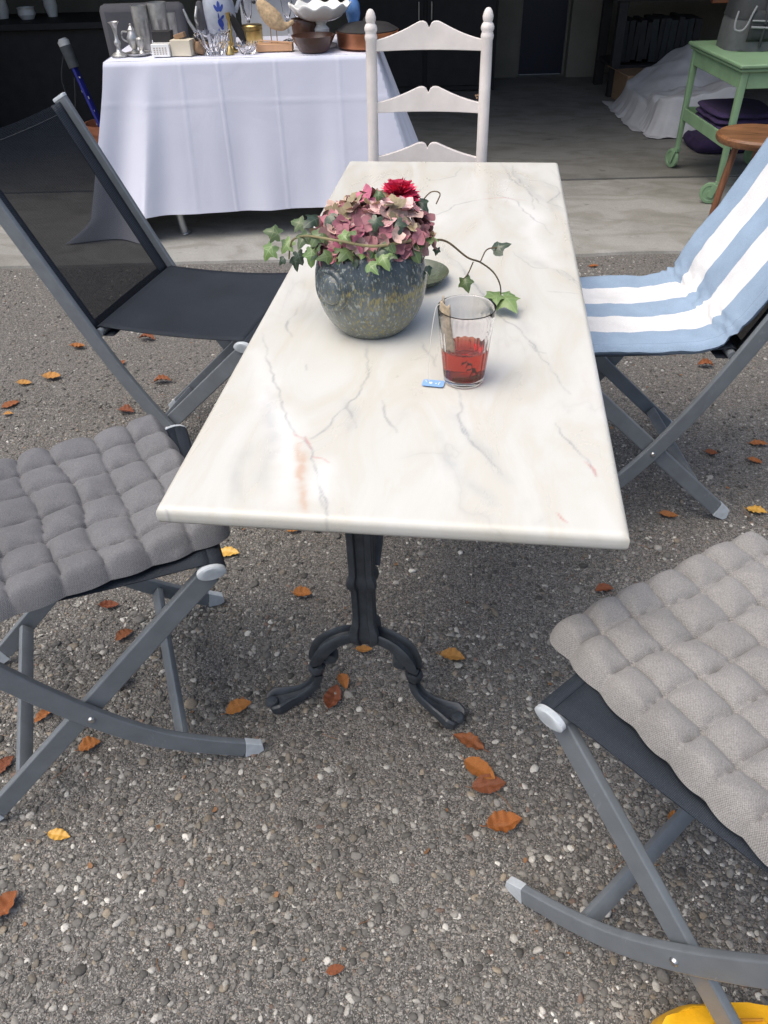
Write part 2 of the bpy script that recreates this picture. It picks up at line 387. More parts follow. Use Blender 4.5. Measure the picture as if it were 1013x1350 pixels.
def asphalt():
    m, nt, b, N, L = nodes('weathered_gravelly_asphalt')
    tc = N('ShaderNodeTexCoord'); P = tc.outputs['Object']
    nd = N('ShaderNodeTexNoise', Scale=40.0, Detail=2.0); L(P, nd.inputs['Vector'])
    warp = mixc(N, L, .012, P, nd.outputs['Color'])
    h = None; cc = None
    big = N('ShaderNodeTexNoise', Scale=1.6, Detail=6.0, Roughness=.6); L(P, big.inputs['Vector'])
    base = ramp(N, [(.3, (.052, .050, .045)), (.7, (.098, .094, .085))]); L(big.outputs['Fac'], base.inputs[0])
    fine = N('ShaderNodeTexNoise', Scale=300.0, Detail=4.0); L(P, fine.inputs['Vector'])
    fr = ramp(N, [(.3, (.7,) * 3), (.7, (1.15,) * 3)]); L(fine.outputs['Fac'], fr.inputs[0])
    c = mixc(N, L, 1.0, base.outputs[0], fr.outputs[0], 'MULTIPLY')
    hs = []
    for sc, th, seed in ((95.0, .34, 0.0), (190.0, .38, 3.0), (360.0, .40, 7.0)):
        mp = N('ShaderNodeMapping'); mp.inputs['Location'].default_value = (seed, seed * 1.7, 0); L(warp, mp.inputs['Vector'])
        v = N('ShaderNodeTexVoronoi', Scale=sc, Randomness=1.0, voronoi_dimensions='2D'); L(mp.outputs[0], v.inputs['Vector'])
        sep = N('ShaderNodeSeparateColor'); L(v.outputs['Color'], sep.inputs[0])
        # cell radius differs from stone to stone
        rad = N('ShaderNodeMath', operation='MULTIPLY_ADD'); L(sep.outputs[1], rad.inputs[0]); rad.inputs[1].default_value = .3; rad.inputs[2].default_value = th - .12
        df = N('ShaderNodeMath', operation='SUBTRACT'); L(rad.outputs[0], df.inputs[0]); L(v.outputs['Distance'], df.inputs[1])
        msk = ramp(N, [(.0, (0, 0, 0)), (.06, (1, 1, 1))]); L(df.outputs[0], msk.inputs[0])
        st = ramp(N, [(0, (.055, .052, .048)), (.3, (.14, .133, .123)), (.55, (.20, .19, .175)), (.75, (.28, .265, .24)), (.88, (.23, .18, .14)), (.95, (.31, .295, .27)), (1, (.42, .405, .375))]); L(sep.outputs[0], st.inputs[0])
        sc2 = mixc(N, L, 1.0, st.outputs[0], fr.outputs[0], 'MULTIPLY')
        c = mixc(N, L, msk.outputs[0], c, sc2)
        hh = N('ShaderNodeMath', operation='MULTIPLY'); L(msk.outputs[0], hh.inputs[0]); hh.inputs[1].default_value = 60 / sc
        hs.append(hh.outputs[0])
    s = N('ShaderNodeMath', operation='ADD'); L(hs[0], s.inputs[0]); L(hs[1], s.inputs[1])
    s2 = N('ShaderNodeMath', operation='ADD'); L(s.outputs[0], s2.inputs[0]); L(hs[2], s2.inputs[1])
    bp = N('ShaderNodeBump', Strength=.8, Distance=.004); L(s2.outputs[0], bp.inputs['Height'])
    L(bp.outputs[0], b.inputs['Normal']); L(c, b.inputs['Base Color']); b.inputs['Roughness'].default_value = .8
    return m
M['asphalt'] = asphalt()

def concrete(name, k):
    m, nt, b, N, L = nodes(name)
    tc = N('ShaderNodeTexCoord'); P = tc.outputs['Object']
    n1 = N('ShaderNodeTexNoise', Scale=1.6, Detail=8.0, Roughness=.68, Distortion=.5); L(P, n1.inputs['Vector'])
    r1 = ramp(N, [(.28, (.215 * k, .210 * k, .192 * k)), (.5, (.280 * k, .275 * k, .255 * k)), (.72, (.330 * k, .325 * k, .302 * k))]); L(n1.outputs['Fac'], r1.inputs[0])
    mp = N('ShaderNodeMapping'); mp.inputs['Scale'].default_value = (1, 2.2, 1); mp.inputs['Rotation'].default_value = (0, 0, -.12); L(P, mp.inputs['Vector'])
    n2 = N('ShaderNodeTexNoise', Scale=3.4, Detail=7.0, Distortion=1.2); L(mp.outputs[0], n2.inputs['Vector'])
    r2 = ramp(N, [(.38, (.78, .77, .74)), (.55, (1,) * 3)]); L(n2.outputs['Fac'], r2.inputs[0])
    n3 = N('ShaderNodeTexNoise', Scale=150.0, Detail=4.0); L(P, n3.inputs['Vector'])
    r3 = ramp(N, [(.3, (.82,) * 3), (.7, (1.08,) * 3)]); L(n3.outputs['Fac'], r3.inputs[0])
    # dark spots and drips
    n4 = N('ShaderNodeTexNoise', Scale=11.0, Detail=3.0); L(P, n4.inputs['Vector'])
    r4 = ramp(N, [(.25, (.55,) * 3), (.33, (1,) * 3)]); L(n4.outputs['Fac'], r4.inputs[0])
    c = mixc(N, L, 1.0, r1.outputs[0], r2.outputs[0], 'MULTIPLY'); c = mixc(N, L, 1.0, c, r3.outputs[0], 'MULTIPLY'); c = mixc(N, L, 1.0, c, r4.outputs[0], 'MULTIPLY')
    L(c, b.inputs['Base Color']); b.inputs['Roughness'].default_value = .7
    bp = N('ShaderNodeBump', Strength=.25, Distance=.002); L(n3.outputs['Fac'], bp.inputs['Height']); L(bp.outputs[0], b.inputs['Normal'])
    return m
M['concrete'] = concrete('stained_concrete', 1.1)
M['concrete_in'] = concrete('darker_garage_concrete', .78)  # the apron's concrete colours scaled darker for the inner floor

def tablecloth_mat():
    m, nt, b, N, L = nodes('white_cotton_cloth')
    tc = N('ShaderNodeTexCoord'); P = tc.outputs['Object']
    n1 = N('ShaderNodeTexNoise', Scale=4.5, Detail=5.0, Distortion=.5); L(P, n1.inputs['Vector'])
    n2 = N('ShaderNodeTexNoise', Scale=300.0, Detail=2.0); L(P, n2.inputs['Vector'])
    a = N('ShaderNodeMath', operation='MULTIPLY_ADD'); L(n2.outputs['Fac'], a.inputs[0]); a.inputs[1].default_value = .05; L(n1.outputs['Fac'], a.inputs[2])
    bp = N('ShaderNodeBump', Strength=.16, Distance=.025); L(a.outputs[0], bp.inputs['Height']); L(bp.outputs[0], b.inputs['Normal'])
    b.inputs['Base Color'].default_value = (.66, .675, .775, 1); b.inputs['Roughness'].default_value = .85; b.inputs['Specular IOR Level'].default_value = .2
    return m
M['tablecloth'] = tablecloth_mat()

def stripes():
    m, nt, b, N, L = nodes('blue_white_striped_canvas')
    a = N('ShaderNodeAttribute', attribute_name='across')
    tc = N('ShaderNodeTexCoord')
    n = N('ShaderNodeTexNoise', Scale=420.0, Detail=3.0); L(tc.outputs['Object'], n.inputs['Vector'])
    jit = N('ShaderNodeMath', operation='MULTIPLY_ADD'); L(n.outputs['Fac'], jit.inputs[0]); jit.inputs[1].default_value = .006; L(a.outputs['Fac'], jit.inputs[2])
    r = ramp(N, [(0, (.29, .385, .505)), (.197, (.74, .74, .74)), (.398, (.29, .385, .505)), (.592, (.74, .74, .74)), (.797, (.29, .385, .505))], 'CONSTANT')
    L(jit.outputs[0], r.inputs[0])
    n2 = N('ShaderNodeTexNoise', Scale=14.0, Detail=6.0); L(tc.outputs['Object'], n2.inputs['Vector'])
    r2 = ramp(N, [(.3, (.86,) * 3), (.7, (1.0,) * 3)]); L(n2.outputs['Fac'], r2.inputs[0])
    r3 = ramp(N, [(.3, (.9,) * 3), (.7, (1.04,) * 3)]); L(n.outputs['Fac'], r3.inputs[0])
    c = mixc(N, L, 1.0, r.outputs[0], r2.outputs[0], 'MULTIPLY'); c = mixc(N, L, 1.0, c, r3.outputs[0], 'MULTIPLY')
    # stitched hem lines near both long edges
    hm = ramp(N, [(0, (1,) * 3), (.040, (1,) * 3), (.0405, (.80,) * 3), (.046, (.80,) * 3), (.0465, (1,) * 3), (.954, (1,) * 3), (.9545, (.80,) * 3), (.960, (.80,) * 3), (.9605, (1,) * 3)], 'CONSTANT'); L(a.outputs['Fac'], hm.inputs[0])
    c = mixc(N, L, 1.0, c, hm.outputs[0], 'MULTIPLY')
    L(c, b.inputs['Base Color']); b.inputs['Roughness'].default_value = .9; b.inputs['Specular IOR Level'].default_value = .2
    ad = N('ShaderNodeMath', operation='MULTIPLY_ADD'); L(n2.outputs['Fac'], ad.inputs[0]); ad.inputs[1].default_value = 3.0; L(n.outputs['Fac'], ad.inputs[2])
    bp = N('ShaderNodeBump', Strength=.35, Distance=.004); L(ad.outputs[0], bp.inputs['Height']); L(bp.outputs[0], b.inputs['Normal'])
    return m
M['stripes'] = stripes()

def potglaze():
    m, nt, b, N, L = nodes('blue_green_speckled_glaze')
    tc = N('ShaderNodeTexCoord'); P = tc.outputs['Object']
    sx = N('ShaderNodeSeparateXYZ'); L(P, sx.inputs[0])
    mp = N('ShaderNodeMapping'); mp.inputs['Scale'].default_value = (1, 1, .45); L(P, mp.inputs['Vector'])
    n1 = N('ShaderNodeTexNoise', Scale=260.0, Detail=4.0, Roughness=.6); L(mp.outputs[0], n1.inputs['Vector'])
    n2 = N('ShaderNodeTexNoise', Scale=22.0, Detail=5.0); L(P, n2.inputs['Vector'])
    base = ramp(N, [(.3, (.040, .054, .058)), (.5, (.085, .108, .115)), (.7, (.18, .205, .21))]); n5 = N('ShaderNodeTexNoise', Scale=60.0, Detail=7.0, Roughness=.75); L(mp.outputs[0], n5.inputs['Vector']); nm = N('ShaderNodeMath', operation='MULTIPLY_ADD'); L(n5.outputs['Fac'], nm.inputs[0]); nm.inputs[1].default_value = .6; nh = N('ShaderNodeMath', operation='MULTIPLY'); L(n2.outputs['Fac'], nh.inputs[0]); nh.inputs[1].default_value = .45; L(nh.outputs[0], nm.inputs[2]); L(nm.outputs[0], base.inputs[0])
    # mustard speckle, denser in a band round the belly
    z = N('ShaderNodeMath', operation='MULTIPLY_ADD'); L(n2.outputs['Fac'], z.inputs[0]); z.inputs[1].default_value = .05; L(sx.outputs[2], z.inputs[2])
    band = ramp(N, [(.0, (.02,) * 3), (.25, (.15,) * 3), (.46, (.10,) * 3), (.57, (.22,) * 3), (.63, (.05,) * 3), (.80, (-.03,) * 3)])
    mr = N('ShaderNodeMapRange'); L(z.outputs[0], mr.inputs['Value']); mr.inputs['From Max'].default_value = .20; L(mr.outputs[0], band.inputs[0])
    gx = N('ShaderNodeMapRange'); L(sx.outputs[0], gx.inputs['Value']); gx.inputs['From Min'].default_value = -.05; gx.inputs['From Max'].default_value = .05; gx.inputs['To Min'].default_value = .45
    bm_ = N('ShaderNodeMath', operation='MULTIPLY'); L(band.outputs[0], bm_.inputs[0]); L(gx.outputs[0], bm_.inputs[1])
    ad = N('ShaderNodeMath', operation='ADD'); L(n1.outputs['Fac'], ad.inputs[0]); L(bm_.outputs[0], ad.inputs[1])
    sp = ramp(N, [(.60, (0, 0, 0)), (.74, (1, 1, 1))]); L(ad.outputs[0], sp.inputs[0])
    low = ramp(N, [(.28, (.55,) * 3), (.62, (0,) * 3)]); L(mr.outputs[0], low.inputs[0])
    nl = N('ShaderNodeTexNoise', Scale=55.0, Detail=6.0, Roughness=.7); L(mp.outputs[0], nl.inputs['Vector'])
    lw = N('ShaderNodeMath', operation='MULTIPLY'); L(low.outputs[0], lw.inputs[0]); L(nl.outputs['Fac'], lw.inputs[1]); lw.use_clamp = True
    dk = ramp(N, [(.45, (1,) * 3), (.80, (.52, .56, .62))]); L(mr.outputs[0], dk.inputs[0])
    c00 = mixc(N, L, 1.0, base.outputs[0], dk.outputs[0], 'MULTIPLY')
    c0 = mixc(N, L, lw.outputs[0], c00, (.27, .265, .20))
    c = mixc(N, L, sp.outputs[0], c0, (.25, .22, .095))
    sp2 = ramp(N, [(.585, (0, 0, 0)), (.66, (.75, .75, .75))]); n4 = N('ShaderNodeTexNoise', Scale=210.0, Detail=2.0); L(mp.outputs[0], n4.inputs['Vector']); L(n4.outputs['Fac'], sp2.inputs[0])
    c = mixc(N, L, sp2.outputs[0], c, (.30, .33, .31))
    L(c, b.inputs['Base Color']); b.inputs['Roughness'].default_value = .22
    bp = N('ShaderNodeBump', Strength=.15, Distance=.002); L(n1.outputs['Fac'], bp.inputs['Height']); L(bp.outputs[0], b.inputs['Normal'])
    return m
M['potglaze'] = potglaze()
M['stoneware'] = pm('grey_salt_glaze', (.36, .39, .45), rough=.2, var=.12, vscale=30)
M['cobalt'] = pm('cobalt_blue', (.03, .06, .30), rough=.2)

# ------------------------------------------------------------------ camera
cam_d = bpy.data.cameras.new('camera'); cam = bpy.data.objects.new('camera', cam_d); col.objects.link(cam)
Rm = Matrix(((.99251253, -.05661369, .10823015), (.11972566, .62634081, -.77030056), (-.0241794, .77749089, .62842921)))
cam.matrix_world = Matrix.Translation((0, 0, 1.35)) @ Rm.to_4x4()
cam_d.sensor_fit = 'VERTICAL'; cam_d.sensor_height = 36; cam_d.lens = 36 * 1018 / 1350
cam_d.clip_start = .02; cam_d.clip_end = 500
scene.camera = cam

# ------------------------------------------------------------------ ground
def ground():
    # finer near the slab so that its broken edge reads; one sheet to the horizon
    mb = MB()
    mb.add([(-250, -250, 0), (250, -250, 0), (250, 250, 0), (-250, 250, 0)], [(0, 1, 2, 3)])
    o = mb.build('asphalt_ground', M['asphalt'], smooth=False); struct(o)
ground()

GA = R(6.6); GO = Vector((.426, 4.767, 0))                     # door groove: a point and its direction
GM = Matrix.Translation(GO) @ Matrix.Rotation(GA, 4, 'Z')
def G(u, v, z=0): return GM @ Vector((u, v, z))

def slab():
    Z = .012
    n = 160; mb = MB(); vs = []; fs = []
    for i in range(n + 1):
        u = -9 + 18 * i / n
        w = -1.155 + .012 * mnoise.noise((u * 3.1, 0, 0)) + .02 * mnoise.noise((u * .9, 5, 0)) + .006 * mnoise.noise((u * 17, 2, 0)) + (u * .0)
        vs += [(u, w, -.01), (u, w + .006, Z), (u, -.018, Z)]
    for i in range(n):
        a = i * 3
        fs += [(a, a + 3, a + 4, a + 1), (a + 1, a + 4, a + 5, a + 2)]
    mb.add(vs, fs, GM)
    mb.add([(-9, -.018, Z), (9, -.018, Z), (9, -.018, .002), (-9, -.018, .002)], [(3, 2, 1, 0)], GM)
    struct(mb.build('concrete_apron', M['concrete'], smooth=False))
    m2 = MB()
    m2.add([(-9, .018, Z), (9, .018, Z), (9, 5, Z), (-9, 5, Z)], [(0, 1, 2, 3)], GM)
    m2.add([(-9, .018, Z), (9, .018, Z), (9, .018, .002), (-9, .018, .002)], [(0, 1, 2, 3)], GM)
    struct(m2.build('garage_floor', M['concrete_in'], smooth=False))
    m3 = MB().add([(-9, -.02, .004), (9, -.02, .004), (9, .02, .004), (-9, .02, .004)], [(0, 1, 2, 3)], GM)
    struct(m3.build('door_track_groove', M['dark'], smooth=False))
slab()

def pebbles():
    # stone shapes: icosphere verts, squashed and jittered, all joined into one loose-gravel object
    bm = bmesh.new(); bmesh.ops.create_icosphere(bm, subdivisions=1, radius=1); lo_v = np.array([v.co[:] for v in bm.verts]); lo_f = np.array([[v.index for v in f.verts] for f in bm.faces]); bm.free()
    bm = bmesh.new(); bmesh.ops.create_icosphere(bm, subdivisions=2, radius=1); hi_v = np.array([v.co[:] for v in bm.verts]); hi_f = np.array([[v.index for v in f.verts] for f in bm.faces]); bm.free()
    def batch(n, xr, yr, rmin, rmax, tv, tf, power=2.5, sink=.35):
        x = RNG.uniform(*xr, n); y = RNG.uniform(*yr, n)
        r = rmin + (rmax - rmin) * RNG.random(n) ** power
        # patchy: fewer stones where the binder still covers them
        keep = np.array([RNG.random() < .62 + .9 * mnoise.noise((a * 2.2, b * 2.2, 1.3)) + .25 for a, b in zip(x, y)])
        keep &= (y - 4.767 + 1.18 < (x - .426) * math.tan(GA))
        x, y, r = x[keep], y[keep], r[keep]; n = len(x)
        sx = RNG.uniform(.75, 1.35, n); sy = 1 / sx; sz = RNG.uniform(.28, .58, n); a = RNG.uniform(0, 2 * PI, n)
        # each stone is cut by its own random planes: angular, worn
        K = 8; PN = RNG.normal(size=(n, K, 3)); PN /= np.linalg.norm(PN, axis=-1, keepdims=True); PH = RNG.uniform(.48, .95, (n, K))
        D = tv / np.linalg.norm(tv, axis=1, keepdims=True)
        dot = np.einsum('nkc,vc->nvk', PN, D)
        tt = np.where(dot > .05, PH[:, None, :] / np.maximum(dot, .05), 9.)
        rad_ = np.minimum(tt.min(-1), 1.05) * (1 + RNG.uniform(-.06, .06, (n, len(tv))))
        V = D[None] * rad_[..., None]
        X = V[..., 0] * (sx * r)[:, None]; Y = V[..., 1] * (sy * r)[:, None]; Zz = V[..., 2] * (sz * r)[:, None]
        ca, sa = np.cos(a)[:, None], np.sin(a)[:, None]
        tx, ty = RNG.normal(0, .18, n)[:, None], RNG.normal(0, .18, n)[:, None]
        W = np.stack([X * ca - Y * sa + x[:, None], X * sa + Y * ca + y[:, None], Zz + tx * X + ty * Y + (sz * r * RNG.uniform(-.45, sink, n))[:, None]], -1)
        F = tf[None] + (np.arange(n) * len(tv))[:, None, None]
        pal = np.array([(.082, .078, .072), (.118, .113, .106), (.154, .148, .139), (.195, .187, .175), (.25, .24, .222), (.335, .322, .30), (.195, .172, .142), (.265, .225, .175), (.19, .135, .108), (.56, .545, .51), (.43, .415, .385)])
        w = np.array([.11, .16, .18, .17, .12, .075, .055, .04, .014, .030, .045]); w /= w.sum()
        big = np.array([.97 + .55 * mnoise.noise((a * 1.5, b * 1.5, 4.2)) + .16 * mnoise.noise((a * 6, b * 6, 2.2)) for a, b in zip(x, y)])
        c = pal[RNG.choice(len(pal), n, p=w)] * RNG.uniform(.7, 1.15, (n, 1)) * big[:, None]
        C = np.repeat(np.concatenate([c * np.array([1.13, 1.12, 1.085]), np.ones((n, 1))], 1), len(tv), 0)
        return W.reshape(-1, 3), F.reshape(-1, 3), C
    parts = [batch(17000, (-1.15, 1.0), (.30, 1.25), .0032, .0088, hi_v, hi_f, 2.2),
             batch(32000, (-1.2, 1.05), (.30, 1.3), .0014, .0042, lo_v, lo_f, 1.5),
             batch(30000, (-1.7, 1.3), (1.2, 2.2), .0020, .0075, lo_v, lo_f, 2.0),
             batch(26000, (-2.5, 1.7), (2.1, 3.65), .0026, .0085, lo_v, lo_f, 2.2),
             batch(520, (-1.15, 1.0), (.33, 1.9), .0080, .0135, hi_v, hi_f, 1.7, .5)]
    off = 0; Vs = []; Fs = []; Cs = []
    for v, f, c in parts: Vs.append(v); Fs.append(f + off); Cs.append(c); off += len(v)
    o = np_mesh('loose_gravel', np.concatenate(Vs), np.concatenate(Fs), M['pebble'], True, {'tint': ('FLOAT_COLOR', np.concatenate(Cs))})
    o['kind'] = 'stuff'; o['label'] = 'small worn stones loose in the old asphalt'
pebbles()

# ------------------------------------------------------------------ marble table
TX0, TX1, TY0, TY1, TZ = -.406, .199, .740, 2.382, .73
VEINS = dict(
 pink=[[(-.243, .923), (-.232, .905), (-.227, .893)], [(-.243, .918), (-.255, .924), (-.262, .932)], [(-.222, .874), (-.205, .87), (-.196, .862)], [(.112, .778), (.123, .76)], [(.155, .895), (.168, .861)], [(-.006, 2.04), (.05, 2.05), (.1, 2.03)]],
 rust=[[(-.248, .904), (-.233, .855), (-.222, .80), (-.209, .754)], [(-.238, .88), (-.23, .83)], [(-.214, .775), (-.206, .752)]],
 vein=[[(-.243, .923), (-.227, .893), (-.212, .846), (-.198, .802), (-.179, .753)], [(-.205, .82), (-.192, .79), (-.181, .756), (-.178, .738)],
  [(-.19, 1.215), (-.174, 1.108), (-.183, 1.044), (-.196, 1.007), (-.172, .953)], [(-.196, 1.007), (-.211, .958), (-.233, .919)],
  [(-.036, 1.096), (-.024, .999), (-.011, .948), (.011, .911), (.042, .855)], [(-.02, .985), (-.006, .94), (.012, .909)],
  [(-.092, 1.685), (-.05, 1.608), (-.025, 1.524), (-.006, 1.472), (.041, 1.344), (.088, 1.258), (.103, 1.205), (.13, 1.132), (.147, 1.077)],
  [(.088, 1.24), (.1, 1.215), (.115, 1.21)], [(.12, .991), (.141, .935), (.168, .861)], [(-.143, 1.034), (-.11, .946)], [(-.098, 1.236), (-.067, 1.15)],
  [(.035, 2.366), (.054, 2.276), (.082, 2.165), (.115, 2.063), (.117, 1.962)], [(.069, 2.344), (.096, 2.165), (.12, 2.057), (.15, 1.97)],
  [(.146, 2.194), (.18, 2.148), (.187, 2.103), (.152, 2.016), (.189, 1.971)], [(.1, 2.21), (.146, 2.194)], [(-.075, 2.317), (-.086, 2.235), (-.128, 2.199), (-.164, 2.183)],
  [(.064, 1.68), (.106, 1.588), (.162, 1.579), (.185, 1.525)], [(-.003, 2.096), (.08, 2.019), (.115, 1.889), (.156, 1.784)], [(-.346, 1.364), (-.351, 1.294), (-.33, 1.24)],
  [(-.285, 1.141), (-.28, 1.121)], [(-.386, 1.248), (-.36, 1.16), (-.327, 1.079), (-.272, .953), (-.255, .925)], [(-.139, 1.819), (-.076, 1.988), (.017, 2.04)], [(.13, 1.47), (.19, 1.462)], [(-.392, .745), (-.378, .733), (-.36, .737)]],
 cloud=[[(.05, 2.33), (.09, 2.19), (.13, 2.07), (.16, 1.95)], [(.15, 2.2), (.19, 2.1), (.16, 2.02), (.19, 1.95)], [(-.316, .889), (-.301, .771)], [(-.33, 1.06), (-.29, .93), (-.275, .80)], [(-.03, 1.02), (.01, .92), (.05, .84)], [(-.2, 1.03), (-.18, .95)], [(-.09, 1.69), (0, 1.47), (.1, 1.22)], [(.08, 1.66), (.15, 1.58), (.19, 1.5)], [(-.05, .95), (-.02, .86), (.03, .79)]],
 white=[[(-.382, 1.178), (-.329, 1.033), (-.286, .952), (-.26, .865), (-.243, .776)], [(-.2, .86), (-.195, .79)], [(.05, 2.2), (.12, 1.9), (.15, 1.6)], [(-.3, 1.5), (-.2, 1.7), (-.1, 1.9)]])
def jitter_line(pts, depth=4, amp=.16, rnd=random.Random(3)):
    P = [Vector(p) for p in pts]
    for _ in range(depth):
        Q = [P[0]]
        for a, b in zip(P, P[1:]):
            d = b - a; m = (a + b) / 2 + Vector((-d.y, d.x)) * rnd.uniform(-amp, amp)
            Q += [m, b]
        P = Q
    return P
def marble_table():
    t = thing('marble_table', 'long pale marble bistro table on a dark cast iron pedestal base', 'table', ((TX0 + TX1) / 2, (TY0 + TY1) / 2, 0))
    ox, oy = (TX0 + TX1) / 2, (TY0 + TY1) / 2
    # top: a fine grid carrying the veins, then a rounded edge
    r = .010; th = .026
    nx, ny = 240, 640
    xs = np.linspace(TX0 + r, TX1 - r, nx + 1) - ox; ys = np.linspace(TY0 + r, TY1 - r, ny + 1) - oy
    X, Y = np.meshgrid(xs, ys, indexing='ij')
    V = np.stack([X, Y, np.full_like(X, TZ)], -1).reshape(-1, 3)
    I = np.arange((nx + 1) * (ny + 1)).reshape(nx + 1, ny + 1)
    F = np.stack([I[:-1, :-1], I[1:, :-1], I[1:, 1:], I[:-1, 1:]], -1).reshape(-1, 4)
    # rim loop and edge rings
    loop = np.concatenate([I[:-1, 0], I[-1, :-1], I[:0:-1, -1], I[0, :0:-1]])
    P = V[loop][:, :2]; n = len(loop)
    out = np.zeros_like(P)
    out[:nx] += (0, -1); out[nx:nx + ny] += (1, 0); out[nx + ny:2 * nx + ny] += (0, 1); out[2 * nx + ny:] += (-1, 0)
    out[0] = (-.93, -.93); out[nx] = (.93, -.93); out[nx + ny] = (.93, .93); out[2 * nx + ny] = (-.93, .93)
    prof = [(r * math.sin(a), -r * (1 - math.cos(a))) for a in [R(15 * k) for k in range(1, 7)]] + [(r, -.014), (r * .98, -.020), (r * .75, -.0245), (r * .3, -th), (-.03, -th)]
    prev = loop; Vs = [V]; Fs = [F]; cnt = len(V)
    for dr, dz in prof:
        ring = np.concatenate([P + out * dr, np.full((n, 1), TZ + dz)], 1); Vs.append(ring)
        idx = np.arange(cnt, cnt + n); cnt += n
        Fs.append(np.stack([prev, idx, np.roll(idx, -1), np.roll(prev, -1)], -1)); prev = idx
    V = np.concatenate(Vs); F = np.concatenate(Fs)
    # underside
    V = np.concatenate([V, [[TX0 + .03 - ox, TY0 + .03 - oy, TZ - th - .0002], [TX1 - .03 - ox, TY0 + .03 - oy, TZ - th - .0002], [TX1 - .03 - ox, TY1 - .03 - oy, TZ - th - .0002], [TX0 + .03 - ox, TY1 - .03 - oy, TZ - th - .0002]]])
    F = np.concatenate([F, [[cnt + 3, cnt + 2, cnt + 1, cnt]]])
    attrs = {}
    w = {'pink': (.0022, .9), 'rust': (.007, .55), 'vein': (.0024, .58), 'cloud': (.013, .36), 'white': (.026, .75)}
    for k, lines in VEINS.items():
        A = np.zeros(len(V)); wid, st = w[k]
        for li, ln in enumerate(lines):
            rnd = random.Random(li * 13 + len(k))
            P = jitter_line(ln, 4 if k in ('vein', 'pink') else 3, .095, rnd); m = len(P)
            for i in range(m - 1):
                a = np.array(P[i]) - (ox, oy); b = np.array(P[i + 1]) - (ox, oy)
                lo = np.minimum(a, b) - 3 * wid; hi = np.maximum(a, b) + 3 * wid
                s = np.where((V[:, 0] > lo[0]) & (V[:, 0] < hi[0]) & (V[:, 1] > lo[1]) & (V[:, 1] < hi[1]) & (V[:, 2] > TZ - .024))[0]
                if not len(s): continue
                q = V[s, :2] - a; d = b - a; tt = np.clip((q @ d) / max(d @ d, 1e-12), 0, 1)
                dist = np.linalg.norm(q - tt[:, None] * d, axis=1)
                e = .45 + .55 * math.sin(PI * (i + .5) / m)          # fades towards its ends
                ww = wid * (.55 + .8 * abs(mnoise.noise((a[0] * 30, a[1] * 30, li))))
                A[s] = np.maximum(A[s], st * e * np.exp(-(dist / ww) ** 2))
        attrs[k] = ('FLOAT', A)
    o = np_mesh('tabletop', V, F, M['marble'], True, attrs); o.data.set_sharp_from_angle(angle=R(50)); o.parent = t
    # pedestals
    def pedestal(px, py, lean):
        c = Vector((px - ox, py - oy, 0))
        I_ = [(-.022, -.020), (-.010, -.020), (-.008, -.013), (.008, -.013), (.010, -.020), (.022, -.020), (.024, -.012), (.018, 0), (.024, .012), (.022, .020), (.010, .020), (.008, .013), (-.008, .013), (-.010, .020), (-.022, .020), (-.024, .012), (-.018, 0), (-.024, -.012)]
        def ring(z, k, kb=None): return (z, k, kb or k)
        st = [ring(.150, .75), ring(.165, 1.15), ring(.182, 1.30), ring(.20, 1.22), ring(.212, .98), ring(.24, .93), ring(.31, .95), ring(.318, 1.18), ring(.328, 1.27), ring(.338, 1.18), ring(.346, 1.0), ring(.45, 1.03), ring(.60, 1.08), ring(.66, 1.2), ring(.68, 1.5)]
        mb = MB(); vs = []; m = len(I_)
        for z, ka, kb in st: vs += [(a * ka, b * kb, z) for a, b in I_]
        fs = [(i * m + j, i * m + (j + 1) % m, (i + 1) * m + (j + 1) % m, (i + 1) * m + j) for i in range(len(st) - 1) for j in range(m)]
        fs += [tuple(reversed(range(m))), tuple((len(st) - 1) * m + j for j in range(m))]
        mb.add(vs, fs, Matrix.Translation(c))
        mb.build('post', M['iron'], t, angle=30, bevel=.0015)
        MB().box(c + Vector((0, 0, .691)), (.42, .05, .02)).build('top_bracket', M['iron'], t, bevel=.004)
        for sgn in (-1, 1):
            mb = MB()
            prof = [(.012, .170, .8), (.035, .172, .9), (.062, .166, .95), (.087, .148, 1.0), (.103, .118, .95), (.104, .092, .84), (.103, .064, .84), (.115, .037, .88), (.142, .020, .92), (.168, .015, 1.0), (.188, .013, 1.05), (.203, .012, .9), (.208, .011, .45)]
            path = [c + Vector((sgn * x * .98, lean * (x / .2) ** 1.3, z + .002)) for x, z, k in prof]; prof = [(x, z, k * q) for (x, z, k), q in zip(prof, (1.0, .92, .90, .98, .80, .62, .60, .68, .78, .95, 1.12, 1.0, .5))]
            pp = crom(path, 5); kk = []
            for i in range(len(prof) - 1):
                for q in range(5):
                    a = prof[i][2]; b_ = prof[i + 1][2]; kk.append(a + (b_ - a) * q / 5)
            kk.append(prof[-1][2])
            flat = []
            for i, k in enumerate(kk):
                f = i / len(kk)
                flat.append((k * (1 + .55 * max(0, f - .62) / .38), k * (1 if f < .62 else 1 - .45 * (f - .62) / .38)))
            # channelled section: raised edges, sunk middle
            sec = [(-.018, -.013), (-.013, -.017), (0, -.018), (.013, -.017), (.018, -.013), (.0195, .004), (.0190, .015), (.0155, .0185), (.0115, .014), (.008, .003), (0, .001), (-.008, .003), (-.0115, .014), (-.0155, .0185), (-.0190, .015), (-.0195, .004)]
            up = Vector((0, 1, 0))
            # frame: keep the side vector along the table's length
            mb.sweep(pp, [(a, b * sgn) for a, b in sec] if False else sec, flat, up=(0, sgn * 1.0, .0001) if False else (0, 0, 1), caps=True)
            # knuckle collar, inner scroll bead
            kx, kz = .104, .092
            cc = c + Vector((sgn * kx * .98, lean * .4, kz))
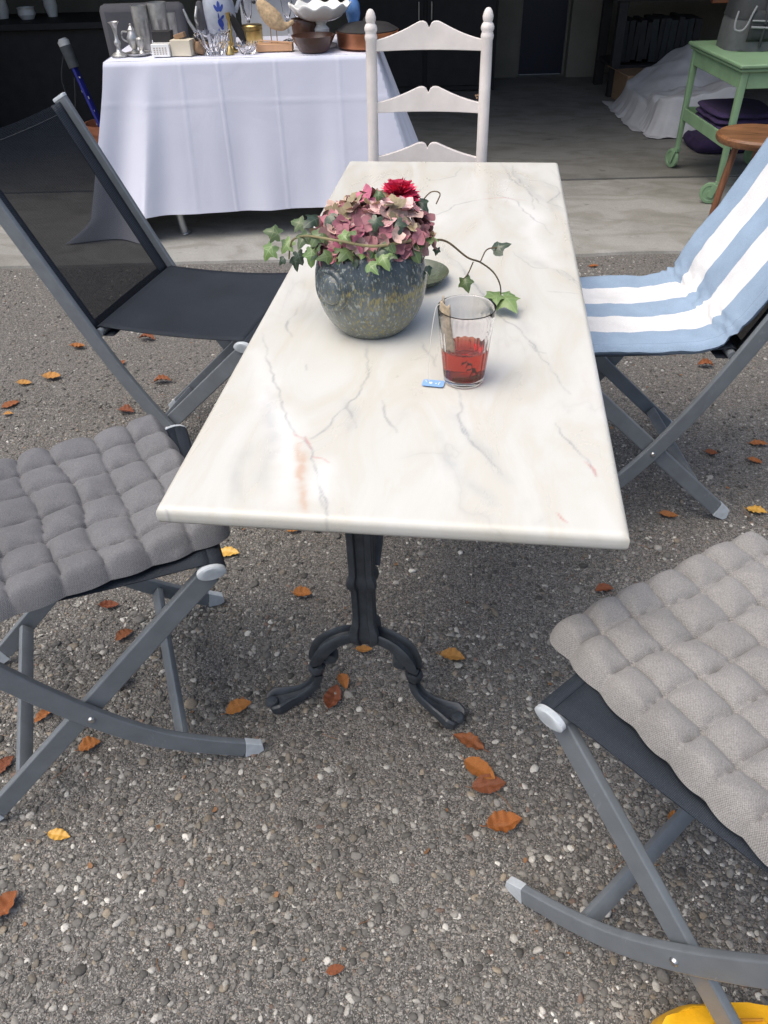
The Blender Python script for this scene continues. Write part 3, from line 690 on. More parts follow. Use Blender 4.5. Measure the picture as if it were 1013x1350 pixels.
            mb.tube([cc + Vector((-sgn * .006, 0, .009)), cc + Vector((sgn * .0, 0, -.002)), cc + Vector((sgn * .006, 0, -.012))], [.0145, .0185, .0145], 14)
            cs = c + Vector((sgn * .070, lean * .25, .118))
            mb.tube([cs + Vector((0, -.012, 0)), cs + Vector((0, 0, 0)), cs + Vector((0, .012, 0))], [.012, .0145, .012], 14, up=(1, 0, 0))
            # scrolled curl inside the knee and at the toe
            k0 = c + Vector((sgn * .078, lean * .28, .112))
            sc_ = [k0 + Vector((sgn * rr * math.cos(a), 0, rr * math.sin(a))) for a, rr in [(R(60 - 36 * q), .019 - .0012 * q) for q in range(11)]]
            mb.tube(sc_, [.0058 - .0002 * q for q in range(11)], 8, up=(0, 1, .01))
            tp = path[-2] + Vector((-sgn * .004, 0, .008))
            mb.lathe([(0, -.008), (.011, -.006), (.0145, -.002), (.012, .003), (.006, .005), (0, .0045)], 18, Matrix.Translation(tp))
            mb.build('leg', M['iron'], t, angle=45)
    pedestal(-.193, 1.05, -.072)
    pedestal(-.10, 2.06, .03)
    # diagonal stay
    a = Vector((-.172 - ox, 1.07 - oy, .345)); b = Vector((-.150 - ox, 1.38 - oy, .69))
    MB().sweep([a, b], rrect(.022, .006, .0015, 2)).build('stay_bar', M['iron'], t)
    a = Vector((-.11 - ox, 2.04 - oy, .345)); b = Vector((-.13 - ox, 1.73 - oy, .69))
    MB().sweep([a, b], rrect(.022, .006, .0015, 2)).build('stay_bar', M['iron'], t)
marble_table()

# ------------------------------------------------------------------ folding chairs
CW = .444
RAIL = [(0.010, .0, .010), (-.09, 0, .076), (-.173, 0, .145), (-.253, 0, .240), (-.335, 0, .362), (-.411, 0, .496), (-.520, 0, .712), (-.633, 0, .940)]
RW, RH = .0145, .039
def foot(e, d, parent):
    """wedge cap: follows the bar, cut flat on the ground; e is the bar's end, d its direction"""
    n = Vector((-d.z, 0, d.x)); n = n if n.z > 0 else -n
    h = RH / 2 + .0004; w = RW / 2 + .0005
    A = e - d * .034 + n * h; B = e - d * .016 - n * h
    sx = 1 if d.x > 0 else -1
    C = Vector((e.x + sx * .004, e.y, .001)); D = Vector((e.x + sx * .014, e.y, .006)); E = e + d * .003 + n * h * .98
    if B.z < .001: B = Vector((B.x, B.y, .001))
    P = [A, B, C, D, E]; vs = [p + Vector((0, q * w, 0)) for q in (-1, 1) for p in P]; k = len(P)
    mb = MB().add(vs, [tuple(range(k)), tuple(range(2 * k - 1, k - 1, -1))] + [(i, k + i, k + (i + 1) % k, (i + 1) % k) for i in range(k)])
    return mb.build('foot_cap', M['cap_grey'], parent, smooth=False, bevel=.0012)
def make_chair():
    t = thing('folding_chair', 'x', 'chair')
    yr = CW / 2
    rail = crom(RAIL, 7)
    for s in (-1, 1):
        # curved outer rail: front foot, pivot, back
        y = s * (yr - .0)
        o = MB().sweep([rail[1].lerp(rail[2], .35) + Vector((0, y, 0))] + [p + Vector((0, y, 0)) for p in rail[2:]], rrect(RW, RH, .0032, 3)).build('curved_rail', M['steel_grey'], t, angle=89, wn=True)
        foot(rail[0] + Vector((0, y, 0)), (rail[0] - rail[2]).normalized(), o)
        tp = rail[-1]; d = (rail[-1] - rail[-2]).normalized()
        MB().sweep([tp + Vector((0, y, 0)) - d * .003, tp + Vector((0, y, 0)) + d * .003, tp + Vector((0, y, 0)) + d * .005], rrect(RW + .001, RH + .001, .003, 2), [1, 1, .9]).build('end_cap', M['cap_grey'], o)
        pv = Vector((-.253, s * (yr + RW / 2), .240))
        MB().lathe([(0, .004), (.0045, .0038), (.006, .002), (.0065, 0)], 14, Matrix.Translation(pv) @ Matrix.Rotation(-s * PI / 2, 4, 'X')).build('pivot_bolt', M['bolt'], o)
        # straight inner leg: seat front to rear foot
        yl = s * (yr - RW - .0035)
        a = Vector((-.004, yl, .482)); b = Vector((-.490, yl, .020))
        d = (b - a).normalized()
        o = MB().sweep([a, b - d * .024], rrect(RW, RH, .0032, 3)).build('leg', M['steel_grey'], t, angle=89, wn=True)
        foot(b, d, o)
    # stretchers (flat bars)
    p = Vector((-.120, 0, .092)); MB().sweep([p + Vector((0, -yr + .009, 0)), p + Vector((0, yr - .009, 0))], rrect(.014, .028, .003, 2), up=(.64, 0, .77)).build('stretcher', M['steel_grey'], t)
    p = Vector((-.405, 0, .101)); MB().sweep([p + Vector((0, -yr + .032, 0)), p + Vector((0, yr - .032, 0))], rrect(.014, .028, .003, 2), up=(-.69, 0, .73)).build('stretcher', M['steel_grey'], t)
    # front and rear seat tubes
    ov = [(.0215 * math.cos(2 * PI * k / 24), .0125 * math.sin(2 * PI * k / 24)) for k in range(24)]
    o = MB().sweep([(0, -yr, .500), (0, yr, .500)], ov, up=(0, 0, 1)).build('seat_tube', M['steel_grey'], t)
    for s in (-1, 1):
        MB().sweep([(0, s * (yr - .003), .5), (0, s * (yr + .004), .5), (0, s * (yr + .006), .5)], ov, [1.1, 1.1, .9]).build('end_cap', M['cap_grey'], o)
    MB().tube([(-.392, -yr + .008, .496), (-.392, yr - .008, .496)], .0105, 14).build('seat_tube', M['steel_grey'], t)
    # seat sling: wraps the front tube
    def seat(u, v):
        y = (v * 2 - 1) * (yr - .004 - .016 * u ** .5)
        x = -.392 * u + .0
        z = .5135 - .003 * u - .016 * math.sin(PI * u) ** .8 * (.55 + .45 * (1 - (2 * v - 1) ** 2))
        return (x, y, z)
    mb = MB().grid(seat, 24, 16)
    fr = [(0.0, .5135), (.012, .5125), (.020, .508), (.0235, .5), (.020, .492), (.012, .4868), (0, .4855), (-.012, .4865), (-.018, .489)]
    def wrap(u, v):
        q = u * (len(fr) - 1); i = min(int(q), len(fr) - 2); f = q - i
        return (fr[i][0] * (1 - f) + fr[i + 1][0] * f, (v * 2 - 1) * (yr - .004), fr[i][1] * (1 - f) + fr[i + 1][1] * f)
    mb.grid(wrap, 16, 16, flip=True)
    rr_ = [(-.392, .5105), (-.402, .507), (-.4065, .497), (-.402, .488), (-.39, .4845), (-.36, .487)]
    def wrapb(u, v):
        q = u * (len(rr_) - 1); i = min(int(q), len(rr_) - 2); f = q - i
        return (rr_[i][0] * (1 - f) + rr_[i + 1][0] * f, (v * 2 - 1) * (yr - .020), rr_[i][1] * (1 - f) + rr_[i + 1][1] * f)
    mb.grid(wrapb, 10, 16)
    o = mb.build('seat', M['sling'], t, solid=.0022)
    # back sling between the rails
    i0 = 5 * 7
    seg = rail[i0:]
    def back(u, v, y0, y1, off=0):
        q = u * (len(seg) - 1) * .985; i = min(int(q), len(seg) - 2); f = q - i
        p = seg[i].lerp(seg[i + 1], f); d = (seg[i + 1] - seg[i]).normalized(); nrm = Vector((-d.z, 0, d.x))  # towards the back
        if nrm.x > 0: nrm = -nrm
        vv = y0 + (y1 - y0) * v
        sag = .011 * (1 - (vv / yr) ** 2)
        lift = -.006 * u ** 6 * (1 - (vv / yr) ** 2)
        p = p + nrm * (sag + off) + d * lift
        return (p.x, vv, p.z)
    ye = yr - .0095; band = .036
    MB().grid(lambda u, v: back(u, v, -ye + band, ye - band), 24, 14).build('backrest', M['sling_open'], t)
    MB().grid(lambda u, v: back(u, v, -ye, -ye + band + .003), 24, 3).build('back_sleeve', M['sling'], t, solid=.003)
    MB().grid(lambda u, v: back(u, v, ye - band - .003, ye), 24, 3).build('back_sleeve', M['sling'], t, solid=.003)
    MB().grid(lambda u, v: back(.955 + .045 * u, v, -ye + band, ye - band, .002), 2, 14).build('hem', M['sling'], t)
    MB().grid(lambda u, v: back(.0 + .05 * u, v, -ye + band, ye - band, .002), 2, 14).build('hem', M['sling'], t)
    MB().tube([back(.952, q / 14, -ye + band, ye - band, -.001) for q in range(15)], .0005, 5).build('seam', M['grey_fabric'], t)
    return t
def copy_tree(o, parent=None):
    c = o.copy(); col.objects.link(c)
    if parent is not None: c.parent = parent
    for ch in list(o.children): copy_tree(ch, c)
    return c
CH_GROUP = 'grey folding chairs round the marble table'
def pose(P, ang, near):
    """chair origin and heading from the near front foot"""
    n = Vector((-math.sin(ang), math.cos(ang), 0))
    o = Vector((*P, 0)) + n * (CW / 2 if near == 'right' else -CW / 2)
    return o, ang
POSES = {'LL': pose((-.405, .864), R(26.26), 'right'), 'BR': pose((.122, .636), R(137.27), 'left'),
         'R': pose((.196, 1.614), R(189.08), 'left'), 'UL': pose((-.559, 1.636), R(-7.05), 'right')}
LABELS = {'UL': 'bare folding chair with dark see-through mesh back left of the marble table',
          'LL': 'folding chair under the dark grey quilted cushion at the left front of the table',
          'R': 'folding chair under the blue and white striped cushion right of the table',
          'BR': 'folding chair under the pale grey quilted cushion at the lower right'}
proto = make_chair(); CH = {}
for i, k in enumerate(('UL', 'LL', 'R', 'BR')):
    c = proto if i == 0 else copy_tree(proto)
    c.location, c.rotation_euler = POSES[k][0], (0, 0, POSES[k][1])
    tag(c, LABELS[k], 'chair', CH_GROUP); CH[k] = c
def chair_mat(k): return Matrix.Translation(POSES[k][0]) @ Matrix.Rotation(POSES[k][1], 4, 'Z')

def woven(name, c, c2, pitch=168, bump=.5):
    """cloth whose threads follow the surface through the 'st' attribute"""
    m, nt, b, N, L = nodes(name)
    at = N('ShaderNodeAttribute', attribute_name='st'); tc = N('ShaderNodeTexCoord')
    nz = N('ShaderNodeTexNoise', Scale=16.0, Detail=3.0); L(tc.outputs['Object'], nz.inputs['Vector'])
    wv = mixc(N, L, .006, at.outputs['Vector'], nz.outputs['Color'], 'ADD')
    sp = N('ShaderNodeSeparateXYZ'); L(wv, sp.inputs[0])
    def sn(x, k, ph=0.):
        a = N('ShaderNodeMath', operation='MULTIPLY_ADD'); L(x, a.inputs[0]); a.inputs[1].default_value = k * 2 * PI; a.inputs[2].default_value = ph
        q = N('ShaderNodeMath', operation='SINE'); L(a.outputs[0], q.inputs[0]); return q.outputs[0]
    p = N('ShaderNodeMath', operation='MULTIPLY'); L(sn(sp.outputs[0], pitch), p.inputs[0]); L(sn(sp.outputs[1], pitch), p.inputs[1])
    n1 = N('ShaderNodeTexNoise', Scale=600.0, Detail=4.0, Roughness=.7); L(tc.outputs['Object'], n1.inputs['Vector'])
    n2 = N('ShaderNodeTexNoise', Scale=11.0, Detail=6.0); L(tc.outputs['Object'], n2.inputs['Vector'])
    h = N('ShaderNodeMath', operation='MULTIPLY_ADD'); L(p.outputs[0], h.inputs[0]); h.inputs[1].default_value = .16; L(n1.outputs['Fac'], h.inputs[2])
    r = ramp(N, [(.30, c), (.72, c2)]); L(h.outputs[0], r.inputs[0])
    r2 = ramp(N, [(.3, (.84,) * 3), (.68, (1.03,) * 3)]); L(n2.outputs['Fac'], r2.inputs[0])
    L(mixc(N, L, 1.0, r.outputs[0], r2.outputs[0], 'MULTIPLY'), b.inputs['Base Color'])
    b.inputs['Roughness'].default_value = .95; b.inputs['Specular IOR Level'].default_value = .15; b.inputs['Sheen Weight'].default_value = .12
    bp = N('ShaderNodeBump', Strength=bump, Distance=.0016); L(h.outputs[0], bp.inputs['Height']); L(bp.outputs[0], b.inputs['Normal'])
    return m
M['cushion'] = woven('grey_woven_cotton', (.108, .108, .114), (.240, .240, .249))
M['cushion_warm'] = woven('warm_grey_woven_cotton', (.165, .158, .152), (.365, .353, .340))
def quilt(name, label, k, cx, cy, rot, mat, seed, S=.40, n=7, H=.030):
    rnd = random.Random(seed)
    nx = 140
    MC = chair_mat(k) @ Matrix.Translation((cx, cy, .507)) @ Matrix.Rotation(rot, 4, 'Z')
    amp = [[rnd.uniform(.75, 1.15) for _ in range(n + 1)] for _ in range(n + 1)]
    wob = [[(rnd.uniform(-.1, .1), rnd.uniform(-.1, .1)) for _ in range(n + 2)] for _ in range(n + 2)]
    def top(u, v):
        x, y = u * 2 - 1, v * 2 - 1
        # a soft rounded-square outline, edge pulled in at the seams
        fu = u * n + .20 * mnoise.noise((u * 3.2, v * 3.2, seed)) + .05 * mnoise.noise((u * 11, v * 11, seed)); fv = v * n + .20 * mnoise.noise((u * 3.2 + 9, v * 3.2, seed)) + .05 * mnoise.noise((u * 11, v * 11, seed + 5))
        iu, iv = min(int(fu), n - 1), min(int(fv), n - 1)
        a, b = abs(math.sin(PI * fu)), abs(math.sin(PI * fv))
        # a square of pillows: tufts pull down at the crossings, softer dips along the seams
        puff = (a ** .75 * b ** .75) ** .55
        seam = max(a, b)
        tuft = math.exp(-((a * a + b * b) / .05)); h = .54 + .26 * min(a, b) ** .42 + .20 * (a * b) ** .5 - .20 * tuft
        h *= .88 + .16 * amp[iu][iv]; h += .10 * mnoise.noise((u * 5.3, v * 5.3, seed + 2)) + .05 * mnoise.noise((u * 17, v * 17, seed + 3))
        edge = min(1 - abs(x), 1 - abs(y)); e = min(1, edge / .11)
        e = math.sin(e * PI / 2) ** .75
        pull = 1 - .028 * (1 - min(1, edge / .25)) * (1 - (a if abs(y) > abs(x) else b))
        px, py = x * S / 2 * pull, y * S / 2 * pull
        rr = abs(x * y) ** 7 * .025
        px *= 1 - rr; py *= 1 - rr
        z = .012 + (H * h) * e
        # sags with the sling
        z -= .010 * max(0, 1 - (x * x + y * y))
        z += .006 * mnoise.noise((x * 1.3, y * 1.3, seed + 4))
        return Vector((px, py, z))
    mb = MB(); mb.grid(top, nx, nx)
    def bot(u, v):
        p = top(u, v); x, y = u * 2 - 1, v * 2 - 1
        edge = min(1 - abs(x), 1 - abs(y)); e = math.sin(min(1, edge / .1) * PI / 2)
        return Vector((p.x, p.y, .012 - .011 * e - .010 * max(0, 1 - (x * x + y * y)) + .006 * mnoise.noise((x * 1.3, y * 1.3, seed + 4))))
    mb.grid(bot, 40, 40, flip=True)
    o = mb.build(name, mat, angle=80); o.matrix_world = MC
    st = [(i / nx, j / nx, 0) for i in range(nx + 1) for j in range(nx + 1)] + [(i / 40, j / 40, 0) for i in range(41) for j in range(41)]
    a_ = o.data.attributes.new('st', 'FLOAT_VECTOR', 'POINT'); a_.data.foreach_set('vector', [c_ for q in st for c_ in q])
    tag(o, label, 'cushion', 'grey quilted seat cushions'); return o
quilt('seat_cushion', 'dark grey quilted cushion on the left front chair, tucked under the marble corner', 'LL', -.188, -.008, R(10.5), M['cushion'], 3, n=6, H=.038, S=.415)
quilt('seat_cushion', 'paler warm grey quilted cushion lying askew on the lower right chair', 'BR', -.150, -.030, R(-11), M['cushion_warm'], 8, n=7, S=.42, H=.037)

def striped():
    MC = chair_mat('R'); rail = crom(RAIL, 7)
    # centre line: seat front, hollow, up the back
    line = [Vector((.015, 0, .520)), Vector((-.06, 0, .521)), Vector((-.16, 0, .514)), Vector((-.27, 0, .513)), Vector((-.345, 0, .520)), Vector((-.388, 0, .552)), Vector((-.430, 0, .625)), Vector((-.500, 0, .745)), Vector((-.565, 0, .875)), Vector((-.612, 0, .968)), Vector((-.632, 0, 1.01))]
    L = crom(line, 8); n = len(L); nv = 60; half = .211; th = .031
    V = []; AC = []
    for side in (1, -1):
        for i, p in enumerate(L):
            t = (L[min(i + 1, n - 1)] - L[max(i - 1, 0)]).normalized(); nn = Vector((-t.z, 0, t.x)); nn = -nn if nn.z < 0 or (abs(nn.z) < .3 and nn.x < 0) else nn
            u = i / (n - 1)
            crease = math.exp(-((i - 38) / 3.2) ** 2)
            for j in range(nv + 1):
                v = j / nv; y = (v * 2 - 1)
                e = min(1, (1 - abs(y)) / .10); e = math.sin(e * PI / 2) ** .7
                ue = min(1, min(u, 1 - u) / .03); e *= math.sin(ue * PI / 2) ** .7
                wr = .0050 * mnoise.noise((u * 9, y * 1.6, 2)) + .0034 * mnoise.noise((u * 22, y * 5, 4)) + .0016 * mnoise.noise((u * 60, y * 9, 5))
                wr += .0110 * crease * mnoise.noise((u * 55 + y * 3.0, y * 4.5, 7))
                off = (th / 2 * e * (1 - .35 * crease) * side) + wr * (1 + .5 * crease)
                sagy = -.010 * (1 - y * y) * (1 if u < .55 else .8)
                q = p + nn * (off + sagy)
                yy = y * half * (1 - .025 * crease) + .004 * mnoise.noise((u * 8, 3, y))
                V.append((q.x, yy, q.z)); AC.append(v + .010 * mnoise.noise((u * 4, y, 9)) + .012 * crease * mnoise.noise((u * 40, y * 4, 1)))
    m = nv + 1; F = []
    for s in (0, 1):
        b = s * n * m
        for i in range(n - 1):
            for j in range(nv):
                q = [b + i * m + j, b + (i + 1) * m + j, b + (i + 1) * m + j + 1, b + i * m + j + 1]
                F.append(q if s else q[::-1])
    o = np_mesh('striped_cushion', np.array(V), np.array(F), M['stripes'], True, {'across': ('FLOAT', np.array(AC))})
    o.matrix_world = MC
    tag(o, 'blue and white striped seat and back cushion folded over the right hand chair', 'cushion')
striped()

# ------------------------------------------------------------------ white ladder back chair
def ladder_chair():
    t = thing('ladder_back_chair', 'white painted ladder back chair with scalloped slats at the far end of the table', 'chair', (-.185, 2.47, 0))
    w = .168; H = 1.092
    for s in (-1, 1):
        prof = [(.0, 0), (.014, 0), (.017, .05), (.0165, .3), (.0162, .95), (.0155, H - .078), (.0175, H - .072), (.0180, H - .066), (.0160, H - .060), (.0152, H - .057), (.0180, H - .051), (.0183, H - .045), (.0155, H - .038), (.0118, H - .034), (.0140, H - .028), (.0148, H - .020), (.0118, H - .010), (.009, H - .005), (.005, H - .001), (.0, H)]
        tilt = Matrix.Translation((s * w, 0, 0)) @ Matrix.Rotation(R(-2.2), 4, 'X') @ Matrix.Rotation(s * R(-.3), 4, 'Y')
        MB().lathe(prof, 20, tilt).build('post', M['white_paint'], t, angle=50)
    for zb, pk in ((1.010, .072), (.853, .068), (.706, .066)):
        # scalloped outline: two humps meeting in a notch
        N_ = 48; topl = []
        for i in range(N_ + 1):
            x = -1 + 2 * i / N_; ax = abs(x)
            if ax < .28: h = .028 + (pk - .028) * (.80 + .20 * math.sin(PI * min(1, (ax + .02) / .30)))
            else:
                q = (ax - .28) / .72; h = .028 + (pk - .028) * (.82 * (1 - q) ** 1.3 * (1 - .2 * q) + .0)
            if ax < .05: h -= .010 * (1 - ax / .05)
            topl.append((x * (w - .012), zb + h - .022))
        botl = [(x, zb - .022 + .003 * (1 - (x / w) ** 2)) for x, _ in topl]
        vs = []; d = .007
        ty = lambda z: .5 * 0 + z * math.tan(R(2.2))
        for (x, z), (xb, z2) in zip(topl, botl):
            bow = .012 * (1 - (x / w) ** 2)
            vs += [(x, ty(z) + bow - d, z), (x, ty(z) + bow + d, z), (xb, ty(z2) + bow - d, z2), (xb, ty(z2) + bow + d, z2)]
        fs = []
        for i in range(N_):
            a = i * 4; b = a + 4
            fs += [(a, a + 2, b + 2, b), (a + 1, b + 1, b + 3, a + 3), (a, b, b + 1, a + 1), (a + 2, a + 3, b + 3, b + 2)]
        MB().add(vs, fs).build('slat', M['white_paint'], t, angle=40, bevel=.0015)
    MB().box((0, -.20, .455), (.38, .38, .022)).build('seat', M['white_paint'], t, bevel=.006)
    for s in (-1, 1): MB().lathe([(0, 0), (.015, 0), (.019, .1), (.019, .44), (0, .444)], 16, Matrix.Translation((s * .17, -.37, 0))).build('leg', M['white_paint'], t)
    for z in (.16, .30):
        MB().tube([(-.165, -.37, z), (.165, -.37, z)], .010, 10).build('rung', M['white_paint'], t)
        MB().tube([(-.165, .006, z), (.165, .006, z)], .010, 10).build('rung', M['white_paint'], t)
        for s in (-1, 1): MB().tube([(s * .168, -.37, z + .03), (s * .166, .006, z + .03)], .010, 10).build('rung', M['white_paint'], t)
    # bare wood chips where the paint has rubbed off
    rnd = random.Random(5)
    for x, z, hh in ((-.151, .765, .011), (.150, .80, .010), (.1515, .775, .006), (.149, .84, .006), (.139, .878, .003), (.145, .879, .003), (.142, .872, .003)):
        y = z * math.tan(R(2.2))
        if abs(x) < .147:
            MB().add([(x + .003 * math.cos(a), y - .0068 + .012 * (1 - (x / w) ** 2), z + hh * math.sin(a)) for a in [R(45 * k + 10) for k in range(8)]], [tuple(range(8))]).build('paint_chip', M['brown_card'], t, smooth=False)
ladder_chair()

# ------------------------------------------------------------------ pot and flowers on the table
PX, PY = -.192, 1.297
def flower_pot():
    t = thing('flower_pot', 'round blue green speckled ceramic pot with round relief on the marble table', 'pot', (PX, PY, TZ))
    prof = [(0, .002), (.055, .001), (.064, .004), (.080, .020), (.093, .045), (.0995, .075), (.0995, .092), (.095, .112), (.086, .133), (.078, .146), (.075, .152), (.0735, .157), (.070, .158), (.068, .152), (.074, .135), (.080, .12), (.07, .10), (0, .095)]
    prof = [(r * .98, z * 1.10) for r, z in prof]
    pr = [(p.x, p.z) for p in crom([Vector((r, 0, z)) for r, z in prof], 4)]
    MB().lathe([(max(0, r), z) for r, z in pr], 72).build('body', M['potglaze'], t, angle=60)
    # round relief facing front left
    for ang, zz, rad in ((R(-127), .098, .031),):
        d = Vector((math.cos(ang), math.sin(ang), .05)).normalized()
        T = Matrix.Translation(d * .0930 + Vector((0, 0, zz - d.z * .095))) @ d.to_track_quat('Z', 'Y').to_matrix().to_4x4()
        MB().lathe([(rad + .007, -.004), (rad + .005, .0055), (rad + .001, .0085), (rad - .003, .0065), (rad - .005, .0058), (rad * .7, .0115), (rad * .4, .0145), (.0, .0155)], 40, T).build('medallion', M['potglaze'], t, angle=70)
    MB().lathe([(0, .128), (.074, .127)], 32).build('soil', M['herb'], t)
flower_pot()
MB().lathe([(0, .004), (.045, .004), (.060, .012), (.068, .020), (.070, .0205), (.068, .0185), (.058, .007), (.04, .0), (0, .0)], 48, Matrix.Translation((-.135, 1.500, TZ + .001))).build('saucer', M['glaze_green'], None, angle=60)
tag(bpy.data.objects['saucer'], 'shallow dull green saucer half hidden behind the flower pot', 'saucer')

def hydrangea():
    V = []; F = []; C = []
    rnd = random.Random(21)
    pal = [(.36, .17, .18), (.30, .12, .14), (.42, .24, .23), (.26, .09, .12), (.40, .28, .22), (.47, .33, .28), (.30, .25, .15), (.45, .13, .20), (.34, .20, .20), (.52, .36, .34)]
    cx, cy, cz = PX + .004, PY + .005, TZ + .160
    ax, ay, az = .090, .080, .058
    nF = 235; k = 0
    for i in range(nF):
        zf = 1 - (i + .5) / nF * 1.18; th = i * 2.39996
        rr = math.sqrt(max(0, 1 - zf * zf)); n = Vector((rr * math.cos(th) / ax, rr * math.sin(th) / ay, zf / az)).normalized()
        bump = 1 + .20 * mnoise.noise((rr * math.cos(th) * 2.3, rr * math.sin(th) * 2.3, zf * 2 + 3)) + rnd.uniform(-.09, .10)
        p = Vector((cx + ax * rr * math.cos(th) * bump, cy + ay * rr * math.sin(th) * bump, cz + az * zf * bump))
        n = (n + Vector((rnd.uniform(-.7, .7), rnd.uniform(-.7, .7), rnd.uniform(-.2, .6)))).normalized()
        Q = n.to_track_quat('Z', 'Y').to_matrix() @ Matrix.Rotation(rnd.uniform(0, 6.28), 3, 'Z')
        base = Vector(rnd.choice(pal)) * rnd.uniform(.95, 2.0)
        s = rnd.uniform(.0115, .0165); cup = rnd.uniform(-.1, .75)
        for q in range(4):
            a = q * PI / 2 + rnd.uniform(-.15, .15); rr2 = Matrix.Rotation(a, 3, 'Z')
            tw = rnd.uniform(-.35, .35); b0 = len(V)
            prof = [(0, .001), (.3, .36), (.60, .58), (.86, .40), (1.10, .02)]
            for l, w in prof:
                for e in (-1, 0, 1):
                    z = cup * l * l * .8 - .18 * abs(e) * w * cup + .12 * abs(e) * w + tw * e * w * .5 + rnd.uniform(-.03, .03)
                    V.append(tuple(p + Q @ (rr2 @ Vector((l * s, e * w * s, z * s)))))
                    f = max(0, l - .5) * rnd.uniform(.2, 1.1)
                    cc = base * (1 - .25 * (1 - l)) + Vector((.10, .02, .04)) * f * (1 if rnd.random() < .5 else -.4)
                    C.append((max(.02, cc.x), max(.02, cc.y), max(.02, cc.z), 1))
            for r_ in range(4):
                for e in range(2):
                    o = b0 + r_ * 3 + e; F.append((o, o + 3, o + 4, o + 1))
    o = np_mesh('hydrangea', np.array(V), np.array(F), M['petal'], True, {'tint': ('FLOAT_COLOR', np.array(C))})
    tag(o, 'dusty pink and green hydrangea head filling the round pot', 'flower')
    # a dim core added so that no light falls straight through the head
    c = MB()
    bm = bmesh.new(); bmesh.ops.create_icosphere(bm, subdivisions=2, radius=1)
    c.add([(v.co.x * ax * .74 + cx, v.co.y * ay * .74 + cy, v.co.z * az * .78 + cz) for v in bm.verts], [[v.index for v in f.verts] for f in bm.faces]); bm.free()
    c.build('light_block_core', M['stem'], o)
hydrangea()

def carnation():
    V = []; F = []; C = []; rnd = random.Random(4)
    c = Vector((PX + .046, PY + .040, TZ + .222))
    for ring, (rad, tilt, n) in enumerate(((.006, .25, 5), (.011, .5, 8), (.016, .85, 11), (.021, 1.2, 13), (.024, 1.5, 14))):
        for i in range(n):
            a = 2 * PI * i / n + ring * .7 + rnd.uniform(-.1, .1); L_ = .031
            d = Vector((math.cos(a), math.sin(a), 0)); s_ = Vector((-math.sin(a), math.cos(a), 0)); b0 = len(V)
            col_ = Vector((.58, .025, .085)) * rnd.uniform(.75, 1.25)
            for l in (0, .35, .7, 1):
                for e in range(-3, 4):
                    ww = (.002 + .019 * l) * e / 3
                    tl = tilt * (l ** .7)
                    rr = L_ * l
                    ruf = .0012 * l * l * (1 if e % 2 else -1) * rnd.uniform(.5, 1.3)
                    p = c + d * (rr * math.sin(tl) + ruf) + Vector((0, 0, rr * math.cos(tl) + ruf * .6 - .012)) + s_ * ww
                    V.append(tuple(p)); C.append((*(col_ * (1 + .2 * l)), 1))
            for r_ in range(3):
                for e in range(6):
                    o = b0 + r_ * 7 + e; F.append((o, o + 7, o + 8, o + 1))
    o = np_mesh('carnation', np.array(V), np.array(F), M['petal'], True, {'tint': ('FLOAT_COLOR', np.array(C))})
    # tilt towards the viewer's right
    tag(o, 'bright crimson carnation tucked behind the pink hydrangea head', 'flower')
carnation()

def leaf_mesh(name, lobes, mat, seed):
    """ivy leaf: 5-lobed outline, creased along the midrib, drooping edge"""
    rnd = random.Random(seed); mb = MB()
    jt = lambda q: tuple(c_ + rnd.uniform(-.045, .045) for c_ in q)
    outl = [(0, 0)] + [jt(q) for q in ((.16, -.16), (.34, -.18), (.42, -.02), (.38, .12), (.52, .24), (.60, .42), (.42, .48), (.27, .56), (.20, .80))] + [(0, 1.05)]
    if lobes == 3: outl = [(0, 0), (.14, -.06), (.30, .02), (.44, .22), (.46, .38), (.30, .44), (.20, .56), (.14, .80), (0, 1.02)]
    curl = rnd.uniform(.2, 1.0)
    def z(x, y): return -.30 * curl * (abs(x) ** 1.5) * 2 + .10 * math.sin(y * 3) - .35 * curl * max(0, y - .4) ** 2 + .05 * mnoise.noise((x * 4, y * 4, seed))
    pts = [(x, y) for x, y in outl] + [(-x, y) for x, y in outl[-2:0:-1]]
    # extra ring halfway in for curvature
    cen = (0, .32)
    vs = [(cen[0], cen[1], z(*cen) + .03)]
    for x, y in pts:
        mx, my = cen[0] + (x - cen[0]) * .55, cen[1] + (y - cen[1]) * .55; vs.append((mx, my, z(mx, my)))
    for x, y in pts: vs.append((x, y, z(x, y)))
    n = len(pts); fs = []
    for i in range(n):
        j = (i + 1) % n
        fs.append((0, 1 + i, 1 + j)); fs.append((1 + i, 1 + n + i, 1 + n + j, 1 + j))
    me = bpy.data.meshes.new(name); me.from_pydata(vs, [], fs); me.materials.append(mat)
    me.polygons.foreach_set('use_smooth', [True] * len(me.polygons))
    return me
IVY = {k: [leaf_mesh('ivy_leaf', l, M[m], s) for l, s in ((5, 1), (3, 2), (5, 3), (5, 4), (3, 5), (5, 6))] for k, m in (('g', 'ivy'), ('d', 'ivy_dark'), ('l', 'ivy_light'))}
def put_leaf(parent, p, size, tipdir, nrm, kind, rnd):
    o = bpy.data.objects.new('leaf', rnd.choice(IVY[kind])); col.objects.link(o)
    y = Vector(tipdir).normalized(); n = Vector(nrm); n = (n - y * n.dot(y)).normalized(); x = y.cross(n)
    Rm_ = Matrix((x, y, n)).transposed().to_4x4()
    mw = Matrix.Translation(p) @ Rm_ @ Matrix.Scale(size, 4)
    o.parent = parent; o.matrix_parent_inverse = Matrix.Translation(parent.location).inverted(); o.matrix_basis = mw
    return o
